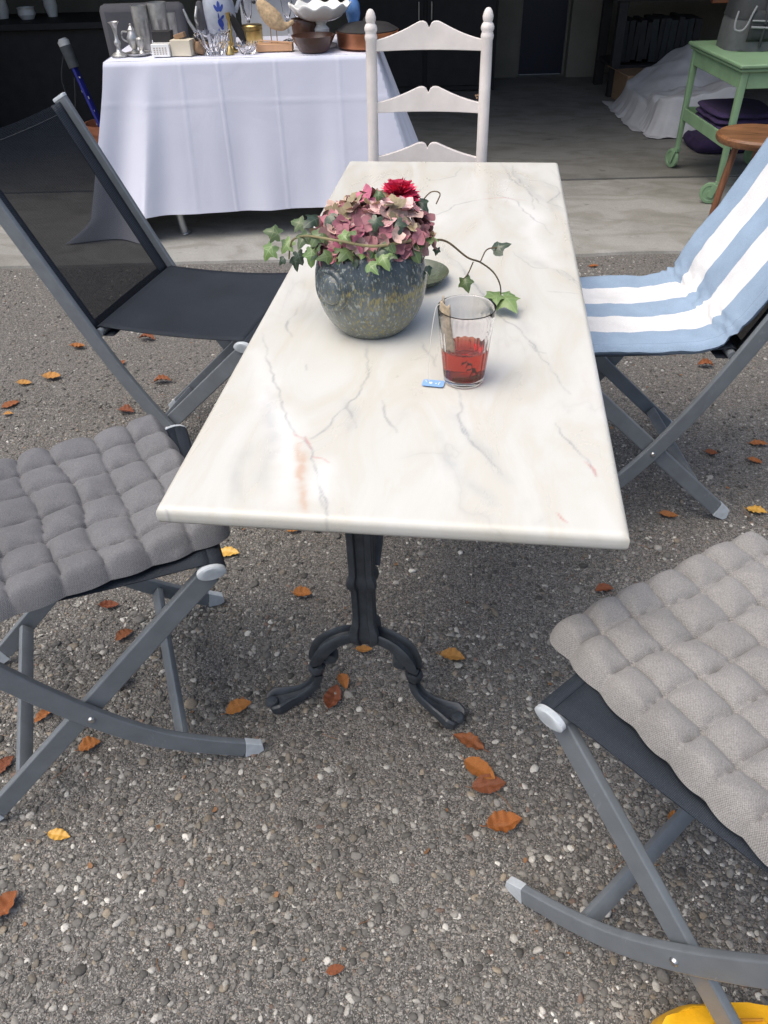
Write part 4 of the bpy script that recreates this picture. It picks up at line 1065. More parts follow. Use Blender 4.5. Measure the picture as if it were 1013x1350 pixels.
def ivy():
    rnd = random.Random(9)
    # foliage round the rim
    t = thing('ivy', 'mixed green ivy leaves spilling over the rim of the pot', 'ivy', (PX, PY, TZ + .16), group='ivy in the flower pot')
    for i in range(44):
        a = rnd.uniform(0, 2 * PI) if i > 26 else R(-180 + 205 * (i / 26) - 12 + rnd.uniform(-6, 6))
        r_ = .080 + rnd.uniform(-.008, .020); z = TZ + .158 + rnd.uniform(-.010, .016)
        d = Vector((math.cos(a), math.sin(a), 0))
        tip = d * rnd.uniform(.3, .9) + Vector((-d.y, d.x, 0)) * rnd.uniform(-.7, .7) + Vector((0, 0, rnd.uniform(-1.1, .1)))
        nr = d * rnd.uniform(.4, 1.0) + Vector((0, 0, rnd.uniform(.4, 1.0))) + Vector((rnd.uniform(-.4, .4), rnd.uniform(-.4, .4), 0))
        put_leaf(t, Vector((PX, PY, z)) + d * r_ - Vector((0, 0, z)) + Vector((0, 0, z)), rnd.uniform(.013, .028), tip, nr, rnd.choice('gggdl'), rnd)
    for (dx, dy, dz, s, k) in ((.044, -.075, .178, .030, 'g'), (-.02, -.078, .196, .020, 'g'), (.022, -.058, .212, .022, 'd'), (.05, -.05, .205, .028, 'd'), (-.062, -.03, .205, .030, 'd'), (-.085, .0, .19, .034, 'd'), (-.07, -.05, .185, .030, 'g'), (.018, .0, .235, .018, 'g'), (-.035, -.07, .19, .024, 'l'), (.072, -.04, .165, .034, 'g'), (.03, -.086, .165, .030, 'l')):
        put_leaf(t, Vector((PX + dx, PY + dy, TZ + dz)), s, (rnd.uniform(-.6, .6), -.4, rnd.uniform(-1, .2)), (rnd.uniform(-.3, .3), -.8, .8), k, rnd)
    put = []
    # bleached twig lying across the front
    tw = thing('ivy', 'bleached woody ivy vine arching left over the pot rim with small leaves', 'ivy', (PX, PY, TZ + .17), group='ivy in the flower pot')
    path = crom([(PX + .075, PY - .055, TZ + .176), (PX + .02, PY - .085, TZ + .176), (PX - .04, PY - .085, TZ + .184), (PX - .095, PY - .050, TZ + .178), (PX - .128, PY - .015, TZ + .160), (PX - .140, PY + .0, TZ + .140), (PX - .145, PY + .005, TZ + .118)], 6)
    off = Vector((PX, PY, TZ + .17))
    MB().tube([p - off for p in path], [.0026 - .0012 * i / len(path) for i in range(len(path))], 8).build('stem', M['stem_green'], tw)
    for (dx, dy, dz, s, k, td) in ((-.140, .004, .150, .026, 'l', (-.5, -.2, -.6)), (-.158, .0, .163, .028, 'g', (-.9, .1, .15)), (-.172, .0, .142, .030, 'l', (-.6, -.2, -.9)), (-.135, .01, .12, .026, 'd', (.1, -.3, -1)), (-.125, -.01, .135, .022, 'd', (.3, -.2, -.8)), (-.10, -.03, .175, .030, 'g', (-.4, -.5, -.5)), (-.118, .02, .172, .026, 'g', (-.7, .3, .1)), (-.09, -.05, .155, .028, 'l', (-.1, -.3, -.9)), (-.15, -.01, .125, .018, 'd', (-.6, 0, -.8))):
        put_leaf(tw, Vector((PX + dx, PY + dy, TZ + dz)), s, td, (-.1, -.75, .75), k, rnd)
    # long vine reaching right over the marble
    tv = thing('ivy', 'thin ivy vine trailing right over the marble to a bright three lobed leaf', 'ivy', (PX + .08, PY, TZ + .15), group='ivy in the flower pot')
    off = Vector((PX + .08, PY, TZ + .15))
    path = crom([(PX + .078, PY + .0, TZ + .142), (PX + .105, PY + .012, TZ + .152), (PX + .130, PY + .022, TZ + .147), (PX + .165, PY + .03, TZ + .118), (PX + .188, PY + .06, TZ + .098), (PX + .212, PY + .075, TZ + .075), (PX + .226, PY + .08, TZ + .05), (PX + .230, PY + .08, TZ + .024)], 6)
    MB().tube([p - off for p in path], [.0021 - .001 * i / len(path) for i in range(len(path))], 8).build('stem', M['stem'], tv)
    pa = Vector((PX + .188, PY + .06, TZ + .098))
    MB().tube([q - off for q in crom([pa, pa + Vector((.010, .012, .018)), pa + Vector((.028, .02, .02))], 4)], .0012, 6).build('stem', M['stem'], tv)
    MB().tube([q - off for q in crom([pa + Vector((-.012, -.014, .006)), pa + Vector((-.02, -.016, -.014)), pa + Vector((-.028, -.02, -.024))], 4)], .0011, 6).build('stem', M['stem'], tv)
    put_leaf(tv, pa + Vector((.022, .018, .014)), .034, (.9, .2, .35), (-.3, -.7, .8), 'd', rnd)
    put_leaf(tv, pa + Vector((-.026, -.02, -.022)), .026, (.2, -.3, -.5), (-.2, -.6, .9), 'g', rnd)
    put_leaf(tv, pa + Vector((-.075, -.03, .035)), .013, (-.2, -.3, -1), (.2, -.7, .5), 'd', rnd)
    ph = Vector((PX + .228, PY + .078, TZ + .030))
    for td, s, q in (((-.75, -.35, -.15), .040, (0, 0, 0)), ((.55, -.75, -.25), .046, (.004, -.004, 0)), ((-.05, -.9, -.2), .034, (-.006, -.004, .003)), ((.9, -.1, -.1), .024, (.006, .002, 0))):
        put_leaf(tv, ph + Vector(q), s, td, (0, -.45, 1), 'l', rnd)
    # curly tendrils
    b = Vector((PX + .078, PY + .06, TZ + .195)) - off
    MB().tube(crom([b, b + Vector((.020, .0, .022)), b + Vector((.036, .0, .020)), b + Vector((.030, -.004, .004))], 6), .0011, 6).build('tendril', M['stem'], tv)
    put_leaf(tv, b + off + Vector((.0, -.004, .010)), .030, (.5, -.4, -.5), (.2, -.7, .7), 'd', rnd)
    b = Vector((PX + .088, PY - .02, TZ + .120)) - off
    MB().tube(crom([b + Vector((.012, 0, .03)), b, b + Vector((-.008, -.002, -.02))], 6), .0010, 6).build('tendril', M['stem'], tv)
    for q in ((.012, 0, .0), (.002, -.002, -.008), (-.006, 0, .008)): put_leaf(tv, b + off + Vector(q), .016, (.3, -.3, -.9), (.3, -.7, .5), 'd', rnd)
ivy()

# ------------------------------------------------------------------ tea glass
GX, GY = -.0195, 1.108
def tea_glass():
    t = thing('tea_glass', 'fluted clear drinking glass of red tea on the marble table', 'glass', (GX, GY, TZ + .0012))
    nf, n = 26, 208; Hh = .124
    zs = [0, .0015, .004, .009, .014, .02, .03, .045, .06, .075, .085, .093, .098, .104, .112, .120, .1232, .124]
    def ro(z): return .0318 + (.0445 - .0318) * (z / Hh) ** .95
    vs = []; m = len(zs); inner = [.124, .122, .112, .10, .085, .06, .03, .014, .0095]
    prof_n = 0
    for k in range(n):
        a = 2 * PI * k / n; fl = abs(math.sin(nf * a / 2)); row = [(0, .002)]
        row += [(.023, .0018)]
        for z in zs:
            w = max(0, min(1, (z - .006) / .01)) * max(0, min(1, (.100 - z) / .012))
            r_ = ro(z) - .0007 * w * (1 - fl) - (.0012 if z < .001 else 0)
            row.append((r_, z))
        for z in inner: row.append((ro(z) - .0022 - (.0012 if z > .1235 else 0) * -.6, z))
        row += [(.020, .0085), (0, .0085)]
        prof_n = len(row)
        vs += [(r_ * math.cos(a), r_ * math.sin(a), z) for r_, z in row]
    fs = [(k * prof_n + j, ((k + 1) % n) * prof_n + j, ((k + 1) % n) * prof_n + j + 1, k * prof_n + j + 1) for k in range(n) for j in range(prof_n - 1)]
    MB().add(vs, fs).build('glass_body', M['glass'], t, angle=70, weld=True)
    # tea: overlaps nothing, a hair inside the wall
    prof = [(0, .0092), (.0275, .0092)] + [(ro(z) - .0018, z) for z in (.0105, .02, .03, .04, .05)] + [(ro(.060) - .0018, .0585), (0, .0585)]
    o = MB().lathe(prof, 96).build('tea', M['tea'], None, angle=70, weld=True, loc=(GX, GY, TZ + .0012))
    tag(o, 'red tea filling the lower half of the fluted glass', 'tea')
    b = thing('tea_bag', 'brown tea bag hung over the glass rim with string and blue tag', 'tea bag', (GX, GY, TZ + .0012))
    # bag: a crumpled sleeve inside the left wall, ending above the surface
    def bag(u, v):
        a = R(196 + 62 * (v - .5) * (1 + .3 * u)); z = .135 - .080 * u
        r_ = min(ro(max(0, min(z, Hh))) - .0052, .038) - .003 * math.sin(v * 9) - .004 * u + .0016 * mnoise.noise((u * 7, v * 5, 3))
        return (r_ * math.cos(a), r_ * math.sin(a) , z + .0035 * math.sin(v * 14) * (1 - u))
    MB().grid(bag, 18, 12).build('bag', M['teapaper'], b, solid=.0016)
    st = crom([(-.0385, -.004, .130), (-.0445, -.006, .1265), (-.0475, -.008, .118), (-.052, -.012, .085), (-.055, -.014, .045), (-.056, -.017, .010), (-.050, -.020, .0012)], 6)
    MB().tube(st, .00045, 6).build('string', M['string'], b)
    T = Matrix.Translation((-.0475, -.0195, .0012)) @ Matrix.Rotation(R(-6), 4, 'Z')
    w, h = .035, .0205
    mb = MB().add([(x, y, 0) for x, y in rrect(w, h, .004, 4)], [tuple(range(len(rrect(w, h, .004, 4))))], T)
    mb.add([(x, y, .0006) for x, y in rrect(w, h, .004, 4)], [tuple(range(len(rrect(w, h, .004, 4))))], T)
    tg = mb.build('tag', M['tag_blue'], b, smooth=False)
    mk = MB()
    for (x, y, r_) in ((-.004, 0, .0026), (.0045, -.0008, .0012)):
        mk.add([(x + r_ * math.cos(a), y + r_ * 1.2 * math.sin(a), .0010) for a in [2 * PI * k / 14 for k in range(14)]], [tuple(range(14))], T)
    mk.sweep([Vector((.009, -.004, .0009)), Vector((.0092, .003, .0009)), Vector((.0108, .0042, .0009))], [(-.0006, 0), (.0006, 0), (.0006, .0002), (-.0006, .0002)], M=T)
    mk.sweep([Vector((-.011, .002, .0009)), Vector((-.0125, .005, .0009)), Vector((-.0145, .0055, .0009))], [(-.0005, 0), (.0005, 0), (.0005, .0002), (-.0005, .0002)], M=T)
    mk.build('print', M['white_print'], tg, smooth=False)
    # herb sprig down in the tea
    mb = MB(); p0 = Vector((.004, -.018, .046)); p1 = Vector((.016, -.012, .018))
    mb.tube([p0, p0.lerp(p1, .5) + Vector((.001, 0, 0)), p1], .0009, 6)
    for i in range(9):
        q = p0.lerp(p1, i / 8); s = 1 if i % 2 else -1
        mb.tube([q, q + Vector((s * .005, -.001, -.004)), q + Vector((s * .006, -.001, -.009))], [.0009, .0013, .0003], 6)
    o = mb.build('herb_sprig', M['herb'], None, loc=(GX, GY, TZ + .0012))
    tag(o, 'dark herb sprig sunk in the red tea', 'herb')
tea_glass()

# ------------------------------------------------------------------ fallen leaves
def beech(seed):
    rnd = random.Random(seed); mb = MB(); n = 14
    curl = rnd.uniform(-.5, .9); fold = rnd.uniform(.1, .7)
    def pt(u, v):
        x = u; w = .30 * math.sin(PI * min(1, u * .98 + .02) ** .85) ** .8 + .004
        ser = 1 + .05 * math.sin(u * 46) * (abs(v * 2 - 1) > .9)
        y = (v * 2 - 1) * w * ser
        z = fold * abs(y) * .8 + curl * (u - .5) ** 2 * .6 + .03 * math.sin(u * 26) * abs(y) * 3 + .04 * mnoise.noise((u * 3, v * 3, seed))
        return (x - .5, y, z)
    mb.grid(pt, 26, 8)
    mb.tube([(-.5, 0, pt(0, .5)[2]), (-.62, .02, pt(0, .5)[2] - .01), (-.70, .05, pt(0, .5)[2] + .02)], .012, 5)
    zmin = min(v.z for v in mb.v)
    mb.v = [Vector((v.x, v.y, v.z - zmin)) for v in mb.v]
    me = bpy.data.meshes.new('fallen_leaf'); me.from_pydata([tuple(v) for v in mb.v], [], mb.f); me.materials.append(M['autumn'])
    me.polygons.foreach_set('use_smooth', [True] * len(me.polygons)); return me
BEECH = [beech(s) for s in (1, 2, 3, 4, 5, 6)]
M['autumn_yellow'] = leafmat('yellow_beech_leaf', (.55, .30, .05), (.68, .42, .10))
YELLOW = beech(7); YELLOW.materials[0] = M['autumn_yellow']
LEAVES = [  # x, y, length, heading, label
 (-1.103, 2.308, .062, 10, 'russet leaf on the asphalt right of the near rail of the mesh chair'),
 (-1.515, 2.304, .066, 5, 'broad orange leaf left of the mesh chair, nearest to its curved rail'),
 (-1.156, 2.104, .058, -10, 'red brown leaf beside the lower curved rail of the mesh chair'),
 (-1.576, 2.115, .060, 50, 'upright orange leaf near the left edge, beside a smaller scrap'),
 (-1.599, 2.259, .050, 12, 'thin flat leaf between two orange leaves at the left edge'),
 (-1.522, 2.539, .058, 0, 'long pale rust leaf close behind the mesh chair rail'),
 (-1.278, 2.627, .062, 0, 'leaf lying right under the mesh chair seat edge'),
 (-1.304, 2.428, .040, 70, 'small ochre leaf under the mesh chair between rail and seat'),
 (-1.552, 2.053, .032, 20, 'smallest leaf scrap at the left edge above the dark cushion'),
 (-.617, 1.442, .062, -5, 'yellow tan leaf poking out beside the dark cushion front corner'),
 (-.392, 1.312, .048, -8, 'single rust leaf between the dark cushion chair and the table post'),
 (-.264, 1.011, .062, 82, 'larger orange brown leaf of the pair between the iron feet'),
 (-.250, 1.055, .040, -60, 'smaller leaf of the pair between the iron feet'),
 (-.217, 1.150, .038, 10, 'rust leaf showing in the fork of the iron legs'),
 (-.016, 1.149, .056, -4, 'curled tan leaf beside pale pebbles right of the iron leg'),
 (.026, .930, .066, 160, 'dark red leaf at the tip of the right iron foot'),
 (.052, .868, .072, -35, 'ribbed orange leaf just below the right iron foot'),
 (.099, .759, .066, 18, 'deep red brown leaf alone on the asphalt in the lower middle'),
 (-.459, .965, .056, 36, 'rolled leaf beside the front foot of the dark cushion chair'),
 (-.732, .998, .050, 55, 'crumpled leaf under the dark cushion chair behind its crossing bars'),
 (-.738, .842, .044, 30, 'dull red crumpled leaf beneath the pivot of the dark cushion chair'),
 (-.892, .779, .050, 60, 'dark brown leaf at the left edge under the sloping chair leg'),
 (-.715, .652, .042, 0, 'bright yellow leaf alone on the lower left asphalt'),
 (-.750, .516, .060, 65, 'orange leaf cut by the left edge near the bottom'),
 (.341, 1.396, .046, 15, 'dark brown leaf above the pale quilted cushion'),
 (.540, 1.702, .050, 5, 'orange leaf left of the rear foot of the striped cushion chair'),
 (.780, 1.743, .052, -30, 'yellow orange leaf right of the rear foot of the striped cushion chair'),
 (.867, 2.079, .050, -5, 'upper leaf of the two at the right edge'),
 (.833, 1.984, .040, -25, 'lower leaf of the two at the right edge'),
 (.714, 2.013, .036, -10, 'small leaf seen between the rail and legs of the striped cushion chair'),
 (.806, 2.570, .056, 5, 'leaf showing just under the striped cushion seat'),
 (-.855, 1.226, .046, 15, 'rust leaf under the dark cushion near its rear legs'),
 (-.866, .904, .046, 60, 'brown leaf beside the rear stretcher of the dark cushion chair'),
 (-.169, .484, .030, 20, 'small ochre leaf scrap at the bottom middle'),
 (-.464, 1.545, .036, 20, 'left of two leaf scraps peeking out below the table edge'),
 (-.404, 1.557, .036, 5, 'right of two leaf scraps peeking out below the table edge'),
 (-.781, 1.137, .044, 50, 'rust leaf seen between the crossed legs under the dark cushion'),
 (.404, .804, .032, 70, 'ochre leaf half hidden under the pale quilted cushion chair'),
 (.070, .838, .066, 15, 'orange leaf overlapping the ribbed one below the right iron foot'),
 (.498, 3.482, .045, 0, 'dull red leaf by the concrete edge right of the table')]
for i, (x, y, s, a, lab) in enumerate(LEAVES):
    o = bpy.data.objects.new('fallen_leaf', YELLOW if 'yellow' in lab else BEECH[i % 6]); col.objects.link(o)
    o.location = (x, y, .005); o.rotation_euler = (R(RNG.uniform(-8, 8)), R(RNG.uniform(-8, 8)), R(a)); o.scale = (s, s * RNG.uniform(.8, 1.2), s * RNG.uniform(.7, 1.8))
    tag(o, lab, 'leaf', 'fallen autumn leaves on the asphalt')

M['crumb'] = pm('leaf_crumb_brown', (.20, .10, .045), rough=.7, var=.5, vscale=4)
def litter():
    """crumbs of dead leaf and twig lying among the stones"""
    mb = MB(); rnd = random.Random(12)
    for _ in range(150):
        x, y = rnd.uniform(-1.2, 1.0), rnd.uniform(.4, 3.3); a = rnd.uniform(0, 6.28); s_ = rnd.uniform(.003, .009); z = rnd.uniform(.003, .006)
        T = Matrix.Translation((x, y, z)) @ Matrix.Rotation(a, 4, 'Z') @ Matrix.Rotation(rnd.uniform(-.4, .4), 4, 'X')
        if rnd.random() < .3: mb.tube([(-s_ * 2.5, 0, 0), (0, s_ * .4, .001), (s_ * 2.5, 0, 0)], .0007, 5, M=T)
        else:
            k = rnd.randint(5, 7); mb.add([(s_ * rnd.uniform(.5, 1.1) * math.cos(2 * PI * i / k), .7 * s_ * rnd.uniform(.5, 1.1) * math.sin(2 * PI * i / k), rnd.uniform(-.001, .001)) for i in range(k)], [tuple(range(k))], T)
    o = mb.build('leaf_litter', M['crumb'], None, smooth=False); o['kind'] = 'stuff'; o['label'] = 'crumbs of dead leaf and twig among the stones'
litter()

# ------------------------------------------------------------------ yellow bag at the lower right edge
M['orangep_seam'] = pm('ochre_thread', (.55, .25, .02), rough=.7)
def yellow_bag():
    t = thing('yellow_bag', 'yellow leather bag with stitched seams at the bottom right corner', 'bag', (.402, .432, 0), R(8))
    def body(u, v):
        a = 2 * PI * v; x = math.cos(a); y = math.sin(a)
        k = (abs(x) ** 2.6 + abs(y) ** 2.6) ** (-1 / 2.6)
        z = .100 * u; q = 1 - .35 * u ** 2
        return (x * k * .10 * (1 - .08 * u), y * k * .055 * q + .006 * mnoise.noise((u * 4, x * 3, y * 3)), z + .012 * x * u * u + .006 * mnoise.noise((x * 3, y * 2, u)))
    mb = MB().grid(body, 20, 48)
    mb.add([body(1, v / 48) for v in range(48)], [tuple(range(48))])
    mb.add([body(0, v / 48) for v in range(48)], [tuple(reversed(range(48)))])
    mb.build('body', M['yellow'], t, angle=60, weld=True)
    MB().grid(lambda u, v: (-.02 + .085 * v, -.060 + .075 * u, .068 + .050 * math.sin(PI * (.15 + .7 * u)) * math.sin(PI * (.2 + .6 * v))), 14, 12).build('folded_top', M['yellow'], t, solid=.005)
    MB().grid(lambda u, v: (-.105 + .10 * v - .012 * math.sin(PI * u), -.062 + .07 * u, .062 + .035 * math.sin(PI * u * .8) + .018 * v - .012 * (1 - v) * u), 14, 10).build('flap', M['yellow'], t, solid=.006)
    MB().tube(crom([(-.100, -.050, .060), (-.090, -.030, .086), (-.05, -.008, .100), (0, .010, .108), (.05, .012, .106)], 6), .0022, 8).build('seam', M['orangep_seam'], t)
yellow_bag()

# ------------------------------------------------------------------ cloth covered table
CO = Vector((-1.70, 3.70, 0)); CA = R(8.4)
CM = Matrix.Translation(CO) @ Matrix.Rotation(CA, 4, 'Z')
CWd, CDp, CZ = 1.195, .62, .785
def cloth_table():
    t = thing('folding_table', 'folding table with tubular legs under the white tablecloth', 'table', tuple(CO), CA)
    MB().box((CWd / 2, CDp / 2, CZ - .018), (CWd - .01, CDp - .01, .024)).build('tabletop', M['dark'], t, bevel=.004)
    for x, y in ((.20, .05), (CWd - .14, .05), (.20, CDp - .05), (CWd - .14, CDp - .05)):
        path = crom([(x - .01, y, .755), (x - .008, y, .4), (x - .005, y, .12), (x + .004, y, .03), (x + .006, y, .016)], 5)
        MB().tube(path, [.019] * (len(path) - 3) + [.021, .030, .031], 16).build('leg', M['steel_leg'], t)
    # the cloth
    def fold(a, s): return .004 * math.sin(a * 9 + s) + .006 * mnoise.noise((a * 3.1, s, 1))
    c = MB()
    c.grid(lambda u, v: (u * CWd, v * CDp, CZ + .0015 * mnoise.noise((u * 7, v * 4, 3))), 60, 24)
    hemz = .150
    def crease(a):
        return sum(q * math.exp(-((a - p) / .005) ** 2) for p, q in ((.335, .0022), (.50, .0034), (.75, .0026), (1.03, .0022)))
    def sst(x): x = max(0, min(1, x)); return x * x * (3 - 2 * x)
    def front(u, v):
        a = u * CWd; k = v
        r = min(1, k / .02)
        cw = sst(1 - a / .42)                        # the left corner hangs out and down to the floor
        z = CZ - (CZ - hemz) * k - .010 * math.sin(a * 2.3 + .6) * k
        z += (-.128 * k * k * sst((.20 - a) / .03))
        b = -.004 - .010 * math.sin(r * PI / 2) - .035 * k - (crease(a) * r) - .0020 * r * math.exp(-((z - .615 + .004 * math.sin(a * 8)) / .005) ** 2)
        cor2 = math.exp(-((CWd - a) / .09) ** 2)
        b -= .012 * k * math.sin(a * 6.0 + .8) + .012 * k * mnoise.noise((a * 4, k * 1.5, 2)) + .007 * k * k * math.sin(a * 19 + 1.5 * k) + .004 * k * math.sin(a * 41 + 2 * math.sin(a * 5))
        b -= (.060 * k) * math.exp(-((a - .19) / .045) ** 2) - .045 * k * math.exp(-((a - .09) / .06) ** 2) + .012 * k * cor2
        x = a - .25 * k ** 1.2 * cw + .20 * k * cor2
        if k > .88: x -= .12 * ((k - .86) / .14) ** 1.5 * sst((.13 - a) / .13)
        return (x, b, max(z, .017 + .006 * abs(mnoise.noise((a * 30, k * 9, 1)))))
    c.grid(front, 170, 60, flip=True)
    # left fall
    def left(u, v):
        b = u * CDp; k = v
        x0, b0, z0 = front(0, k)
        z = max(.017, CZ - (CZ - .012) * k)
        z = z * u ** .5 + z0 * (1 - u ** .5)
        x = x0 * (1 - u ** .5) - (.012 + .045 * k + .030 * k * math.sin(u * 13 + .5) + .02 * k * math.sin(u * 23)) * u ** .3
        return (x, b * (1 - .05 * k) + b0 * (1 - u), z)
    c.grid(left, 60, 60)
    def right(u, v):
        b = u * CDp; k = v
        x0, b0, z0 = front(1, k)
        z = CZ - (CZ - .135) * k; z = z * u ** .4 + z0 * (1 - u ** .4)
        x = CWd + (x0 - CWd) * (1 - u ** .4) + (.012 + .26 * k + .014 * k * math.sin(u * 21) + .012 * k * math.sin(u * 37 + 1)) * u ** .4
        return (x, b + b0 * (1 - u), z)
    c.grid(right, 50, 40, flip=True)
    def back_(u, v): return (u * CWd, CDp + .006 + .02 * v + .008 * v * math.sin(u * 30), CZ - .5 * v)
    c.grid(back_, 60, 12)
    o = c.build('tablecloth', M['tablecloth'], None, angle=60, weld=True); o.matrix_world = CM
    tag(o, 'white tablecloth with pressed creases hanging over the sale table, one corner trailing', 'tablecloth')
cloth_table()

# ------------------------------------------------------------------ bric-a-brac on the white cloth
SALE = 'bric-a-brac on the white tablecloth'
TT = CZ + .0035
def lath(name, label, cat, xy, prof, mat, n=32, z=TT, group=SALE, angle=50):
    o = MB().lathe(prof, n).build(name, mat, None, angle=angle, loc=(*xy, z)); tag(o, label, cat, group); return o
lath('candlestick', 'pewter candlestick with flared cup at the left end of the white cloth', 'candlestick', (-1.672, 3.822),
     [(0, 0), (.036, 0), (.036, .006), (.028, .012), (.013, .020), (.008, .034), (.010, .040), (.015, .050), (.014, .058), (.008, .066), (.007, .085), (.010, .105), (.015, .122), (.024, .132), (.022, .133), (.012, .12), (0, .12)], M['pewter'])
t = thing('cruet_set', 'pewter cream jug and salt pot on a small round tray', 'cruet set', (-1.600, 3.862, TT), 0, SALE)
MB().lathe([(0, 0), (.05, 0), (.056, .006), (.058, .010), (.05, .006), (0, .005)], 36).build('tray', M['pewter'], t)
j = MB().lathe([(0, .006), (.02, .006), (.022, .012), (.010, .020), (.018, .034), (.026, .052), (.026, .068), (.018, .084), (.014, .092), (.016, .098), (.010, .106), (.005, .112), (.006, .118), (0, .122)], 28, Matrix.Translation((-.016, .006, 0))).build('jug', M['pewter'], t)
MB().tube(crom([(-.04, .006, .048), (-.062, .006, .062), (-.060, .006, .088), (-.036, .006, .088)], 5), .004, 8).build('handle', M['pewter'], j)
MB().lathe([(0, .006), (.016, .006), (.016, .010), (.008, .020), (.014, .034), (.018, .05), (.018, .064), (.010, .07), (0, .07)], 24, Matrix.Translation((.024, -.012, 0))).build('salt_pot', M['pewter'], t)
def cup(xy, r, h, label):
    return lath('tumbler', label, 'tumbler', xy, [(0, 0), (r * .88, 0), (r * .90, .004), (r * .9, h * .28), (r * .93, h * .30), (r * .94, h * .33), (r * .95, h * .62), (r * .98, h * .64), (r * .98, h * .68), (r, h), (r * .95, h), (r * .86, .008), (0, .006)], M['pewter'], 36)
cup((-1.600, 3.962), .036, .178, 'tall pewter tumbler behind the cruet tray, left one of the pair')
cup((-1.530, 4.00), .044, .186, 'wider pewter tumbler behind the printed box, right one of the pair')
cup((-1.475, 4.01), .021, .145, 'small slim pewter cup right of the two tumblers')
def boxy(name, label, cat, xy, s, rz, mat, lid=None, printed=False):
    t = thing(name, label, cat, (*xy, TT), rz, SALE)
    b = MB().box((0, 0, s[2] / 2 + .0005), s).build('body', mat, t, bevel=.002)
    if lid: MB().box(lid[0], lid[1], lid[2]).build('lid', lid[3], t, bevel=.002)
    if printed:
        p = MB(); rnd = random.Random(2)
        for i in range(4):
            for k in range(5):
                x = -s[0] * .32 + k * s[0] * .16; z = s[2] * (.25 + .15 * i)
                p.add([(x - .004, -s[1] / 2 - .0006, z - .0016), (x + .003, -s[1] / 2 - .0006, z - .0016), (x + .003, -s[1] / 2 - .0006, z + .0016), (x - .004, -s[1] / 2 - .0006, z + .0016)], [(0, 1, 2, 3)])
        p.build('print', M['brown_card'], t, smooth=False)
    return t
boxy('small_box', 'small white box with dark lid and faint print left of the cream box', 'box', (-1.470, 3.822), (.080, .06, .050), R(4), M['cream_ceramic'], ((0, .045, .065), (.085, .05, .055), None, M['dark']), True)
boxy('small_box', 'plain cream box with a brown wedge on top', 'box', (-1.378, 3.838), (.092, .06, .062), R(-3), M['cardboard'], ((-.01, .01, .074), (.05, .03, .020), (0, R(-14), 0), M['brown_card']))
t = thing('leather_case', 'brown and black leather case lying beside the cream box', 'case', (-1.318, 3.885, TT), R(25), SALE)
MB().box((0, 0, .026), (.05, .10, .048), (0, R(20), 0)).build('body', M['brown_card'], t, bevel=.012)
MB().box((.004, -.002, .056), (.052, .07, .008), (0, R(20), 0)).build('flap', M['dark'], t, bevel=.003)
# dark slim pitcher with a spoon-like spout
t = thing('dark_pitcher', 'dark metal pitcher with long spout left of the blue flowered jug', 'pitcher', (-1.345, 4.05, TT), 0, SALE)
MB().lathe([(0, 0), (.03, 0), (.032, .01), (.028, .05), (.030, .09), (.028, .13), (.018, .165), (.012, .18), (0, .185)], 28).build('body', M['grey_upholstery'], t)
MB().tube(crom([(-.02, -.01, .05), (-.05, -.02, .10), (-.072, -.02, .155)], 5), [.010 - .0005 * i for i in range(11)], 10).build('spout', M['pewter'], t)
MB().tube(crom([(-.01, -.02, .09), (-.012, -.045, .12), (-.004, -.03, .165)], 5), .006, 8).build('handle', M['pewter'], t)
# crystal bowls
def crystal(name, label, xy, r, h, n=14):
    vs = []; prof = [(.0, .004), (.55, .0), (.62, .006), (.82, .5), (1.0, .96), (1.02, 1.0), (.94, 1.0), (.78, .55), (.5, .16), (0, .14)]
    mb = MB(); m = len(prof); N_ = n * 4
    for k in range(N_):
        a = 2 * PI * k / N_; f = 1 + .07 * math.cos(n * a)
        for q, (rr, zz) in enumerate(prof):
            g = f if 2 <= q <= 6 else 1
            vs.append((rr * r * g * math.cos(a), rr * r * g * math.sin(a), zz * h + (.004 * math.cos(n * a) if 4 <= q <= 6 else 0)))
    fs = [(k * m + j, ((k + 1) % N_) * m + j, ((k + 1) % N_) * m + j + 1, k * m + j + 1) for k in range(N_) for j in range(m - 1)]
    o = mb.add(vs, fs).build(name, M['crystal'], None, angle=25, weld=True, loc=(*xy, TT)); tag(o, label, 'bowl', SALE)
M['crystal'] = glassmat('cut_crystal', (.9, .9, .92), .04)
crystal('crystal_bowl', 'larger cut crystal bowl in front of the blue flowered jug', (-1.250, 3.878), .078, .085)
crystal('crystal_bowl', 'small low cut crystal ashtray beside the bird figure', (-1.095, 3.880), .046, .040)
